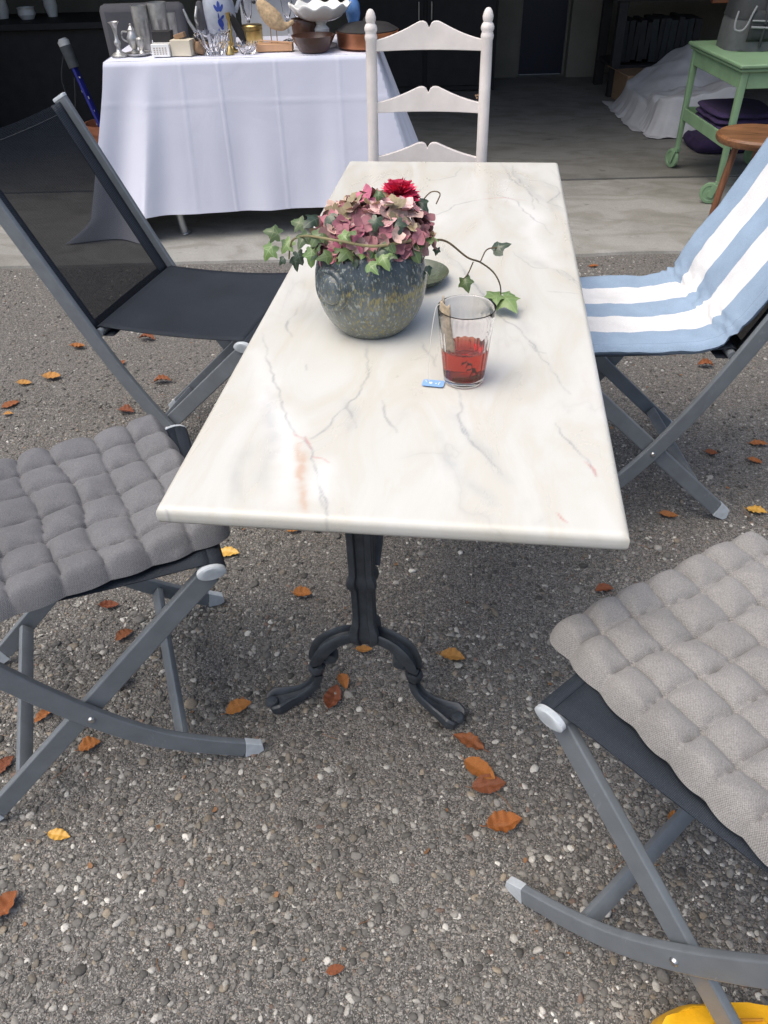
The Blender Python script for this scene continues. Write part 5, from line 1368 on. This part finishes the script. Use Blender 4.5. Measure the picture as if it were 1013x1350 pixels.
# stoneware jug with a cobalt flower
t = thing('stoneware_jug', 'tall grey stoneware jug painted with a cobalt blue flower', 'jug', (-1.268, 4.085, TT), 0, SALE)
jp = [(0, 0), (.058, 0), (.060, .01), (.068, .07), (.074, .13), (.068, .18), (.052, .22), (.038, .25), (.034, .28), (.038, .31), (.034, .31), (.03, .28), (0, .27)]
MB().lathe([(max(0, p.x), p.z) for p in crom([Vector((r, 0, z)) for r, z in jp], 4)], 48).build('body', M['stoneware'], t)
def jr(z):
    for (r0, z0), (r1, z1) in zip(jp[2:], jp[3:]):
        if z0 <= z <= z1: return r0 + (r1 - r0) * (z - z0) / (z1 - z0)
    return .05
fl = MB(); a0 = math.atan2(-4.08, 1.27)
def on_jug(s, z): a = a0 + s / .07; r_ = jr(z) + .0022; return (r_ * math.cos(a), r_ * math.sin(a), z)
def blob(cs, cz, rs, rz, rot):
    pts = []
    for k in range(16):
        q = 2 * PI * k / 16; x = rs * math.cos(q); y = rz * math.sin(q); pts.append(on_jug(cs + x * math.cos(rot) - y * math.sin(rot), cz + x * math.sin(rot) + y * math.cos(rot)))
    c_ = on_jug(cs, cz); fl.add([c_] + pts, [(0, 1 + k, 1 + (k + 1) % 16) for k in range(16)])
for cs, cz, rs, rz, ro_ in ((0, .165, .007, .020, 0), (-.012, .158, .006, .016, .5), (.012, .158, .006, .016, -.5), (.002, .10, .012, .018, .3), (-.004, .128, .003, .012, 0), (.010, .122, .005, .012, -.8), (.003, .076, .010, .007, .4), (-.03, .225, .008, .008, 0), (.028, .226, .010, .007, 0)): blob(cs, cz, rs, rz, ro_)
fl.build('painted_flower', M['cobalt'], t)
MB().tube(crom([(.03, .03, .27), (.075, .05, .26), (.09, .055, .19), (.065, .04, .13)], 6), .010, 12).build('handle', M['stoneware'], t)
# brass pieces, feather, flutes
lath('candlestick', 'thin turned brass candlestick in front of the stoneware jug', 'candlestick', (-1.180, 3.93), [(0, 0), (.026, 0), (.027, .006), (.014, .012), (.007, .022), (.011, .03), (.007, .04), (.010, .055), (.006, .065), (.010, .082), (.006, .09), (.009, .105), (.006, .115), (.011, .13), (.012, .15), (0, .15)], M['brass'], 24)
lath('brass_bell', 'little brass bell at the foot of the crystal bowl', 'bell', (-1.172, 3.862), [(0, 0), (.020, 0), (.019, .006), (.013, .018), (.010, .028), (.005, .032), (.004, .044), (.006, .048), (0, .052)], M['brass'], 20)
o = MB().grid(lambda u, v: ((v - .5) * .040 * math.sin(PI * min(1, u + .03)) ** .6 + .045 * u, -.03 * (1 - u), .130 * (1 - u) + .012 + .006 * math.cos(v * 6)), 18, 6).build('dark_feather', M['dark'], None, solid=.003, loc=(-1.165, 3.95, TT)); tag(o, 'dark brown feather leaning among the brass pieces', 'feather', SALE)
t = thing('gold_tin', 'low gilded tin with lid behind the crystal ashtray', 'tin', (-1.130, 4.12, TT), 0, SALE)
MB().lathe([(0, 0), (.045, 0), (.046, .004), (.046, .06), (0, .06)], 32).build('body', M['brass'], t)
MB().lathe([(0, .062), (.048, .062), (.048, .078), (.044, .082), (0, .084)], 32).build('lid', M['brass'], t)
FL = [(0, 0), (.030, 0), (.028, .003), (.005, .008), (.0035, .02), (.0035, .075), (.010, .088), (.021, .12), (.027, .17), (.027, .215), (.0258, .215), (.0255, .17), (.019, .12), (.006, .09), (0, .088)]
for xy, lab in (((-1.165, 4.20), 'tall champagne flute behind the brass candlestick, left of the others'), ((-.985, 4.24), 'tall champagne flute behind the tail of the wooden bird'), ((-.93, 4.22), 'champagne flute half hidden behind the ruffled cake stand')):
    lath('champagne_flute', lab, 'flute', xy, FL, M['crystal'], 28)
# wooden bird on a base
t = thing('wooden_bird', 'carved pale wooden bird standing on wire legs on a block', 'ornament', (-.985, 3.94, TT), R(6), SALE)
MB().box((0, 0, .016), (.165, .06, .03)).build('block', M['pale_wood'], t, bevel=.003)
bp_ = crom([(-.060, 0, .188), (-.048, 0, .182), (-.034, 0, .166), (-.010, 0, .138), (.016, 0, .114), (.042, 0, .098), (.066, 0, .098), (.094, 0, .112)], 5)
br_ = [.013, .021, .029, .038, .037, .023, .011, .008]
rr_b = [br_[min(q // 5, 6)] * (1 - (q % 5) / 5) + br_[min(q // 5, 6) + 1] * ((q % 5) / 5) for q in range(len(bp_))]; rr_b[-1] = .007
MB().sweep(bp_, [(math.cos(2 * PI * k / 18), math.sin(2 * PI * k / 18)) for k in range(18)], [(r_ * .6, r_) for r_ in rr_b]).build('body', M['bird_wood'], t, angle=70)
MB().lathe([(0, -.014), (.005, -.010), (.008, 0), (0, .006)], 10, Matrix.Translation((-.070, 0, .187)) @ Matrix.Rotation(PI / 2, 4, 'Y')).build('beak', M['dark'], t)
for x in (-.012, .014): MB().tube([(x, 0, .03), (x, 0, .10)], .0022, 6).build('leg', M['brown_card'], t)
MB().tube([(-.07, -.02, .045), (.07, -.03, .036)], .003, 6).build('twig', M['pale_wood'], t)
# bowls, cake stand, copper pan, glass bird
lath('brown_bowl', 'deep brown glazed bowl behind the lower brown bowl', 'bowl', (-.868, 4.06), [(0, 0), (.04, 0), (.055, .02), (.058, .10), (.056, .105), (.060, .11), (.056, .11), (.05, .1), (.045, .02), (0, .015)], M['brown_ceramic'], 40)
lath('brown_bowl', 'wide low brown glazed bowl in front of the cake stand foot', 'bowl', (-.800, 3.915), [(0, 0), (.058, 0), (.066, .006), (.088, .045), (.096, .060), (.099, .064), (.094, .064), (.08, .04), (.06, .012), (0, .01)], M['brown_ceramic'], 48)
t = thing('cake_stand', 'white ceramic cake stand with ruffled rim', 'cake stand', (-.790, 4.06, TT), 0, SALE)
MB().lathe([(0, 0), (.07, 0), (.068, .008), (.03, .018), (.022, .03), (.034, .055), (.036, .07), (.022, .085), (.028, .10), (0, .102)], 36).build('foot', M['cream_ceramic'], t)
def ruf(u, v):
    a = 2 * PI * v; w = u ** 3; r_ = .02 + .118 * u ** .8 + .004 * w * math.cos(10 * a)
    return (r_ * math.cos(a), r_ * math.sin(a), .102 + .062 * u ** 2.2 + .008 * w * math.cos(10 * a))
MB().grid(ruf, 14, 144).build('dish', M['cream_ceramic'], t, solid=.005, angle=80)
t = thing('copper_pan', 'wide copper pan with dark lid behind the white chair post', 'pan', (-.575, 4.03, TT), 0, SALE)
MB().lathe([(0, 0), (.120, 0), (.134, .008), (.140, .06), (.143, .066), (.138, .066), (.13, .01), (0, .008)], 56).build('body', M['copper'], t)
MB().lathe([(.137, .064), (.139, .070), (.10, .090), (.02, .1), (.012, .115), (0, .118)], 48).build('lid', M['dark'], t)
MB().tube(crom([(.135, 0, .05), (.17, 0, .056), (.19, 0, .05)], 4), .007, 8).build('handle', M['copper'], t)
t = thing('glass_figurine', 'blue and clear glass figurine behind the copper pan', 'figurine', (-.665, 4.22, TT), 0, SALE)
M['blue_glass'] = pm('pale_blue_glass', (.10, .22, .48), rough=.1, var=.3)
MB().lathe([(0, 0), (.034, 0), (.03, .01), (.022, .06), (.034, .11), (.03, .15), (.012, .18), (.018, .2), (.012, .22), (0, .23)], 24).build('body', M['blue_glass'], t)
MB().tube(crom([(.0, 0, .19), (.03, 0, .215), (.05, 0, .25)], 4), [.012, .010, .008, .007, .006, .005, .004, .003, .002], 8).build('wing', M['crystal'], t)
# upholstered chair behind the sale table
t = thing('grey_armchair', 'grey upholstered chair standing behind the left end of the sale table', 'chair', (-1.80, 4.62, 0), CA)
MB().box((0, 0, .42), (.50, .48, .13)).build('seat', M['grey_upholstery'], t, bevel=.03)
MB().box((.02, -.26, .70), (.42, .07, .48), (R(4), 0, 0)).build('backrest', M['grey_upholstery'], t, bevel=.03)
for x in (-.2, .2):
    for y in (-.2, .2): MB().tube([(x, y, 0), (x * .95, y * .95, .36)], [.014, .02], 10).build('leg', M['dark'], t)
t = thing('pale_panel', 'pale grey board leaning behind the bird ornament and flutes', 'board', (-1.12, 4.62, 0), CA)
MB().box((0, .1, .5), (.42, .02, 1.0), (R(-7), 0, 0)).build('board', M['dust_sheet'], t, bevel=.004)
MB().box((0, .086, .992), (.43, .03, .03), (R(-7), 0, 0)).build('edge_strip', M['grey_upholstery'], t, bevel=.003)

# ------------------------------------------------------------------ green trolley, bag, stool
def trolley():
    t = thing('green_trolley', 'pale green painted wooden tea trolley on castors', 'trolley', (1.175, 4.335, 0), R(8.5))
    # local: x across (right), y into the garage; front left leg at the origin
    W, D, H = .52, .70, .662
    def rim(z, th, grow, nm, par=None, cut=0):
        return MB().box((W / 2, D / 2, z), (W + grow * 2, D + grow * 2, th)).build(nm, M['green_paint'], par or t, bevel=.006)
    rim(H - .009, .018, .022, 'top'); rim(H - .027, .016, .012, 'top_moulding')
    for i, (x, y) in enumerate(((.018, .018), (W - .018, .018), (.018, D - .018), (W - .018, D - .018))):
        l = MB().sweep([(x, y, .12), (x, y, H - .035)], rrect(.034, .034, .004, 2), [.72, 1]).build('leg', M['green_paint'], t)
        # castor: fork, wheel with hub
        ya = R(62) if i == 0 else R(20) if i == 2 else R(40)
        CT = Matrix.Translation((x, y, 0)) @ Matrix.Rotation(ya, 4, 'Z')
        f = MB().box((0, 0, .118), (.030, .030, .022), M=CT); f.box((-.016, .018, .080), (.004, .030, .070), (R(18), 0, 0), M=CT); f.box((.016, .018, .080), (.004, .030, .070), (R(18), 0, 0), M=CT)
        c = f.build('castor', M['green_paint'], t, bevel=.002)
        T = CT @ Matrix.Translation((0, .030, .0665)) @ Matrix.Rotation(PI / 2, 4, 'Y')
        MB().lathe([(0, -.011), (.014, -.011), (.016, -.007), (.034, -.007), (.038, -.010), (.050, -.009), (.0535, 0), (.050, .009), (.038, .010), (.034, .007), (.016, .007), (.014, .011), (0, .011)], 36, T).build('wheel', M['green_paint'], c)
    for y in (.014, D - .014): MB().box((W / 2, y, H - .072), (W - .072, .016, .072)).build('apron', M['green_paint'], t, bevel=.003)
    for x in (.014, W - .014): MB().box((x, D / 2, H - .072), (.016, D - .072, .072)).build('apron', M['green_paint'], t, bevel=.003)
    MB().box((W / 2, D / 2, .302), (W - .03, D - .03, .014)).build('shelf', M['green_paint'], t, bevel=.002)
    for y in (.012, D - .012): MB().box((W / 2, y, .312), (W - .072, .014, .06)).build('shelf_rail', M['green_paint'], t, bevel=.003)
    for x in (.012, W - .012): MB().box((x, D / 2, .312), (.014, D - .072, .06)).build('shelf_rail', M['green_paint'], t, bevel=.003)
trolley()
TM = Matrix.Translation((1.175, 4.335, 0)) @ Matrix.Rotation(R(8.5), 4, 'Z')
def tool_bag():
    p = TM @ Vector((.30, .46, .663))
    t = thing('tool_bag', 'black and grey sports bag with piped pockets on the green trolley', 'bag', tuple(p), R(4))
    def body(u, v):
        a = 2 * PI * v; x, y = math.cos(a), math.sin(a); k = (abs(x) ** 4 + abs(y) ** 4) ** -.25
        q = 1 - .22 * u ** 2.5
        return (x * k * .245 * (1 - .10 * u * u), y * k * .15 * q, .235 * u - .02 * (1 - x * x) * u + .008 * mnoise.noise((x * 3, y * 3, u * 4)))
    mb = MB().grid(body, 16, 56); mb.add([body(1, v / 56) for v in range(56)], [tuple(range(56))]); mb.add([body(0, v / 56) for v in range(56)], [tuple(reversed(range(56)))])
    mb.build('body', M['grey_fabric'], t, angle=50, weld=True)
    MB().grid(lambda u, v: Vector(body(.58 + .44 * u, v)) * 1.015 + Vector((0, 0, .001)), 6, 56).build('top_panel', M['black_fabric'], t)
    M['piping'] = M['piping'] if 'piping' in M else pm('pale_grey_piping', (.20, .21, .215), rough=.6)
    pk = MB().grid(lambda u, v: (-.17 + .40 * v, -.150 - .018 * math.sin(PI * min(1, max(0, u * 1.0))) ** .4, .045 + .13 * u), 10, 16).build('pocket', M['black_fabric'], t, solid=.004)
    MB().tube(crom([(-.165, -.172, .108), (-.08, -.173, .104), (.04, -.173, .100), (.12, -.172, .108), (.175, -.170, .140), (.20, -.165, .180)], 6), .0050, 8).build('piping', M['piping'], pk)
    MB().tube(crom([(-.165, -.171, .135), (-.08, -.172, .132), (.04, -.172, .130), (.11, -.170, .140), (.15, -.168, .165), (.17, -.160, .195)], 6), .0042, 8).build('piping', M['piping'], pk)
    lp = crom([(-.235, -.150, .175), (-.243, -.160, .13), (-.238, -.166, .098), (-.205, -.170, .095), (-.185, -.170, .12), (-.172, -.168, .16), (-.155, -.160, .195)], 6)
    MB().tube(lp, .0050, 8).build('side_loop', M['piping'], t)
    MB().tube(crom([(-.10, -.16, .02), (-.10, -.172, .12), (-.10, -.15, .20), (-.08, -.10, .27), (.08, -.10, .27), (.10, -.15, .20), (.10, -.172, .12), (.10, -.16, .02)], 5), .007, 8).build('carry_strap', M['black_fabric'], t)
tool_bag()
def cloth_pile(name, label, M0, sx, sy, sz, mat, layers=3, seed=1):
    mb = MB()
    for k in range(layers):
        h = sz / layers
        def f(u, v, k=k):
            a = 2 * PI * v; x, y = math.cos(a), math.sin(a); q = (abs(x) ** 5 + abs(y) ** 5) ** -.2
            b = .9 + .1 * math.sin(PI * u) + .05 * mnoise.noise((x * 2, y * 2, k + seed))
            z = h * (k + u * .96) + .25 * h * mnoise.noise((x * 3, y * 3, seed + k * 2)) + .3 * h * abs(mnoise.noise((x, y, seed)))
            return (x * q * sx / 2 * b, y * q * sy / 2 * b, max(z, 0))
        mb.grid(f, 6, 40)
        for u in (0, 1):
            c = [f(u, j / 40) for j in range(40)]; mb.add(c, [tuple(range(40)) if u else tuple(reversed(range(40)))])
    o = mb.build(name, mat, None, angle=60); o.matrix_world = M0; return o
o = cloth_pile('folded_cloth', '', TM @ Matrix.Translation((.20, .42, .310)), .34, .42, .085, M['purple'], 3, 2)
tag(o, 'folded purple cloth on the lower shelf of the green trolley', 'cloth')
o = cloth_pile('folded_cloth', '', TM @ Matrix.Translation((.50 - .06, .30, .310)), .16, .26, .10, M['cardboard'], 2, 5)
tag(o, 'cream patterned cloth bundle at the right of the trolley shelf', 'cloth')
o = cloth_pile('floor_cushion', '', Matrix.Translation((1.45, 5.50, .013)) @ Matrix.Rotation(R(10), 4, 'Z'), .40, .36, .075, M['purple'], 1, 8)
tag(o, 'purple cushion on the floor behind the green trolley', 'cushion')
def stool():
    t = thing('wooden_stool', 'round reddish wooden stool with splayed legs in front of the trolley', 'stool', (1.222, 3.985, 0))
    MB().lathe([(0, .402), (.15, .402), (.182, .408), (.190, .420), (.189, .434), (.178, .443), (.12, .440), (0, .436)], 56).build('seat', M['wood_brown'], t, angle=40)
    for a in (R(192), R(312), R(72)):
        d = Vector((math.cos(a), math.sin(a), 0))
        MB().tube([d * .150 + Vector((0, 0, 0)), d * .128 + Vector((0, 0, .2)), d * .10 + Vector((0, 0, .404))], [.012, .0165, .0145], 12).build('leg', M['wood_leg'], t)
stool()

# ------------------------------------------------------------------ garage
def wall(name, label, c, s, mat, rz=GA, bev=0):
    o = MB().box((0, 0, 0), s).build(name, mat, None, smooth=False); o.location = c; o.rotation_euler = (0, 0, rz)
    tag(o, label, 'wall'); return o
BZ = 2.55
wall('garage_wall', 'beige plaster wall at the back of the garage left of the blue door', G(-2.12, 3.17, BZ / 2), (4.52, .14, BZ), M['plaster'])
wall('garage_wall', 'beige plaster pillar right of the dark blue door', G(.69, 3.13, BZ / 2), (.26, .20, BZ), M['plaster'])
wall('garage_wall', 'back wall behind the workbench at the right', G(2.4, 3.30, BZ / 2), (3.14, .14, BZ), M['plaster'])
wall('garage_wall', 'side wall of the garage at the right', G(3.05, 1.65, BZ / 2), (.14, 3.16, BZ), M['plaster'])
wall('garage_wall', 'side wall of the garage at the left', G(-4.42, 1.55, BZ / 2), (.14, 3.08, BZ), M['plaster'])
wall('garage_front_pier', 'front pier at the right of the garage opening', G(2.85, -.03, BZ / 2), (.5, .18, BZ), M['plaster'])
wall('garage_front_pier', 'front pier at the left of the garage opening', G(-4.2, -.03, BZ / 2), (.5, .18, BZ), M['plaster'])
wall('garage_lintel', 'beam over the garage opening', G(-.75, -.03, 2.28), (6.6, .18, .56), M['plaster'])
o = MB().box((0, 0, 0), (7.9, 3.9, .14)).build('garage_roof', M['dark'], None, smooth=False); o.location = G(-.7, 1.62, BZ + .07); o.rotation_euler = (0, 0, GA); tag(o, 'flat dark roof over the garage', 'roof')
t = thing('garage_door', 'dark blue door in the back wall of the garage', 'door', tuple(G(.35, 3.19, 0)), GA)
MB().box((0, 0, 1.05), (.40, .05, 2.06)).build('leaf', M['darkblue_door'], t, bevel=.004)
fr = MB(); fr.box((-.207, -.0, 1.05), (.030, .09, 2.1)); fr.box((.207, 0, 1.05), (.030, .09, 2.1)); fr.box((0, 0, 2.115), (.444, .09, .03)); fr.build('door_frame', M['plaster'], t, smooth=False)
MB().tube([(-.15, -.05, 1.0), (-.08, -.05, 1.0)], .009, 8).build('handle', M['pewter'], t)
t = thing('dark_cupboard', 'black cupboard against the back wall behind the white chair', 'cupboard', tuple(G(-.70, 2.78, .012)), GA)
MB().box((0, 0, .56), (1.15, .5, 1.10)).build('carcass', M['dark'], t, bevel=.004)
for x in (-.285, .285): MB().box((x, -.262, .56), (.54, .02, 1.02)).build('cupboard_door', M['dark'], t, bevel=.004)
for x in (-.05, .05): MB().tube([(x, -.285, .52), (x, -.285, .64)], .006, 8).build('handle', M['pewter'], t)
# workbench at the right back
t = thing('workbench', 'wooden workbench with dark top and orange brown front edge', 'workbench', tuple(G(1.55, 2.45, .012)), GA)
MB().box((0, 0, .66), (1.7, .62, .04)).build('bench_top', M['dark'], t, bevel=.004)
MB().box((.32, -.33, .655), (.95, .04, .075)).build('front_edge', M['orange_wood'], t, bevel=.006)
for x in (-.78, .78):
    for y in (-.25, .25): MB().box((x, y, .32), (.07, .07, .638)).build('leg', M['dark'], t, bevel=.004)
MB().box((0, .02, .20), (1.6, .5, .025)).build('shelf', M['dark'], t, bevel=.003)
bx = G(1.55, 2.45, 0)
def bench(u, v): q = GM @ Vector((1.55 + u, 2.45 + v, .6935)); return q
M['lime'] = pm('lime_plastic', (.30, .42, .03), rough=.4); M['redp'] = pm('red_plastic', (.35, .035, .02), rough=.4); M['orangep'] = pm('orange_plastic', (.65, .16, .02), rough=.4); M['whitep'] = pm('white_plastic', (.62, .62, .6), rough=.4)
for u, v, r_, h, m, lab in ((-.36, -.2, .045, .20, 'lime', 'lime green bottle on the workbench'), (-.24, -.22, .05, .14, 'whitep', 'white tub on the workbench beside the lime bottle'), (-.04, -.22, .04, .22, 'whitep', 'tall white bottle in the middle of the workbench'), (.18, -.2, .09, .15, 'redp', 'dark red canister on the workbench'), (.36, -.22, .05, .22, 'orangep', 'orange bottle on the workbench, rightmost of the row')):
    q = bench(u, v); o = MB().lathe([(0, 0), (r_, 0), (r_ * 1.02, .01), (r_, h * .6), (r_ * .75, h * .78), (r_ * .4, h * .84), (r_ * .4, h), (0, h)], 24).build('bottle', M[m], None, loc=tuple(q)); tag(o, lab, 'bottle', 'bottles on the workbench')
t = thing('file_row', 'row of dark upright binders under the workbench', 'binders', tuple(G(1.12, 2.42, .226)), GA)
rnd = random.Random(3); xx = -.30
while xx < .25:
    w = rnd.uniform(.035, .06); MB().box((xx + w / 2, 0, .15), (w - .003, .28, rnd.uniform(.24, .32) * .98), (0, R(rnd.uniform(-3, 3)), 0)).build('binder', M[rnd.choice(['dark', 'dark', 'black_fabric'])], t, bevel=.003); xx += w
t = thing('cardboard_box', 'dim brown carton on the floor left of the dust sheet', 'box', tuple(G(.90, 2.02, .0125)), GA + R(6))
MB().box((0, 0, .10), (.24, .30, .20)).build('body', M['brown_card'], t, bevel=.003)
MB().box((-.14, 0, .205), (.10, .29, .004), (0, R(25), 0)).build('flap', M['brown_card'], t)
# furniture under dust sheets
def dust_sheet(name, label, base, w, d, prof, seed, skirt=.10, rag=.06):
    """a sheet draped over a hidden heap; prof(u,v) is its height"""
    def f(u, v):
        x, y = u * 2 - 1, v * 2 - 1
        e = min(1, (abs(x) ** 5 + abs(y) ** 5) ** .2); h = prof(u, v); ang = math.atan2(y, x)
        if e > .72:
            k = (e - .72) / .28; h *= (1 - k ** .9)
            pl = math.sin(ang * 15 + seed) * .6 + math.sin(ang * 31 + 2) * .4
            s = 1 + k * (.03 * pl)
        else: s = 1; k = 0
        g = .78 + .22 * min(1, e / .72) if False else 1
        sx = x if e <= .72 else x * (.72 + .10 * k + .10 * k * k) / .72 * (.72 / e)
        sy = y if e <= .72 else y * (.72 + .10 * k + .10 * k * k) / .72 * (.72 / e)
        z = h + (.03 * mnoise.noise((x * 3, y * 3, seed)) + .035 * (.5 - abs(mnoise.noise((x * 2.2 + y * 1.4, y * .8 - x * .5, seed + 3))))) * (1 - k) + .012 * k * mnoise.noise((ang * 6, k * 2, 1))
        return (sx * s * w / 2, sy * s * d / 2, max(z, .016 + rag * .35 * abs(mnoise.noise((ang * 4, 0, seed))) * k))
    o = MB().grid(f, 90, 90).build(name, M['dust_sheet'], None, angle=80, loc=tuple(base), solid=.003); o.rotation_euler = (0, 0, GA); tag(o, label, 'dust sheet', 'dust sheets in the garage'); return o
dust_sheet('dust_sheet', 'greyish dust sheet draped over a sloping heap behind the trolley', G(1.10, 1.52, 0), .95, 1.0, lambda u, v: .12 + .30 * math.exp(-((u - .66) / .38) ** 2 - ((v - .72) / .5) ** 2), 4)
dust_sheet('dust_sheet', 'whiter sheet bunched low in front of the greyish one', G(1.06, 1.12, 0), .74, .60, lambda u, v: .20 + .12 * u - .05 * v, 9)

# ------------------------------------------------------------------ dark left side
t = thing('added_dark_bench', 'black bench form added as a dark mass at the left of the garage', 'workbench', tuple(G(-3.6, 1.75, .0125)), GA)  # black bench added to fill the left side with a dark mass
MB().box((0, 0, .66), (1.4, .6, .04)).build('bench_top', M['dark'], t, bevel=.004)
MB().box((0, .02, .32), (1.34, .52, .63)).build('cabinet', M['dark'], t, bevel=.004)
for i, (u, v, r_, h, lab) in enumerate(((-.12, .02, .05, .12, 'dim white jar on the dark bench in the upper left corner'), (.08, -.05, .06, .07, 'low white bowl on the dark bench in the upper left'), (.22, .06, .045, .16, 'whitish pot farthest right on the dark bench'))):
    o = MB().lathe([(0, 0), (r_ * .7, 0), (r_, h * .4), (r_ * .9, h * .8), (r_, h), (r_ * .9, h), (r_ * .6, .01), (0, .01)], 24).build('crock', M['whitep'], None, loc=tuple(G(-3.6 + u, 1.75 + v, .6935))); tag(o, lab, 'crock', 'crocks on the dark bench')
t = thing('terracotta_pot', 'terracotta pot behind the left side of the white tablecloth', 'pot', tuple(G(-2.81, .74, .0125)), 0)
MB().lathe([(0, 0), (.10, 0), (.13, .16), (.14, .16), (.145, .21), (.132, .21), (.12, .16), (.09, .02), (0, .02)], 40).build('body', M['terracotta'], t)
t = thing('blue_pole', 'blue enamelled pole with grey grip and white cap standing in the terracotta pot', 'pole', tuple(G(-2.84, .70, .034)), 0)
b0 = Vector((.05, 0, 0)); b1 = Vector((-.09, .02, .50)); b2 = Vector((-.120, .03, .615)); b3 = Vector((-.130, .03, .655))
pr = MB().sweep([b0, b1], rrect(.045, .018, .004, 2)).build('shaft', M['bluepaint'], t)
mk = MB(); rnd = random.Random(6)
for i in range(9):
    q = b0.lerp(b1, .30 + .075 * i) + Vector((rnd.uniform(-.012, .012), -.0128, 0)); mk.box(q, (.006 + .008 * rnd.random(), .002, .006 + .012 * rnd.random()), (0, rnd.uniform(-.6, .6), 0))
mk.build('worn_marks', M['whitep'], pr, smooth=False)
MB().tube([b1, b2], [.032, .036], 14).build('grip', M['grey_fabric'], t)
MB().tube([b2, b2.lerp(b3, .6), b3], [.034, .036, .020], 14).build('end_cap', M['whitep'], t)
MB().tube(crom([b2, b2 + Vector((-.06, -.03, -.18)), b2 + Vector((-.02, -.04, -.34)), b1 + Vector((0, -.03, -.05))], 6), .006, 8).build('wrist_strap', M['black_fabric'], t)

# ------------------------------------------------------------------ light
w = bpy.data.worlds.new('World'); scene.world = w; w.use_nodes = True
nt = w.node_tree; bg = nt.nodes['Background']
sky = nt.nodes.new('ShaderNodeTexSky'); sky.sky_type = 'NISHITA'; sky.sun_disc = False
EL, AZ = 66, 235          # sun height and compass bearing (from +Y clockwise)
sky.sun_elevation = R(EL); sky.sun_rotation = R(AZ); sky.air_density = 1.0; sky.dust_density = 5.0; sky.ozone_density = 1.0
nt.links.new(sky.outputs[0], bg.inputs[0]); bg.inputs[1].default_value = .14
sd = bpy.data.lights.new('sun', 'SUN'); sd.energy = 1.15; sd.angle = R(65); sd.color = (1, .985, .90)
so = bpy.data.objects.new('sun', sd); col.objects.link(so)
d = Vector((math.sin(R(AZ)) * math.cos(R(EL)), math.cos(R(AZ)) * math.cos(R(EL)), math.sin(R(EL))))
so.rotation_euler = d.to_track_quat('Z', 'Y').to_euler(); so.location = (0, 0, 5)
vs = scene.view_settings
vs.view_transform = 'Standard'; vs.look = 'None'; vs.exposure = 0.62; vs.gamma = 1; vs.use_curve_mapping = False
scene.cycles.use_denoising = True
scene.cycles.max_bounces = 12; scene.cycles.transmission_bounces = 12; scene.cycles.transparent_max_bounces = 16
scene.cycles.sample_clamp_indirect = 6
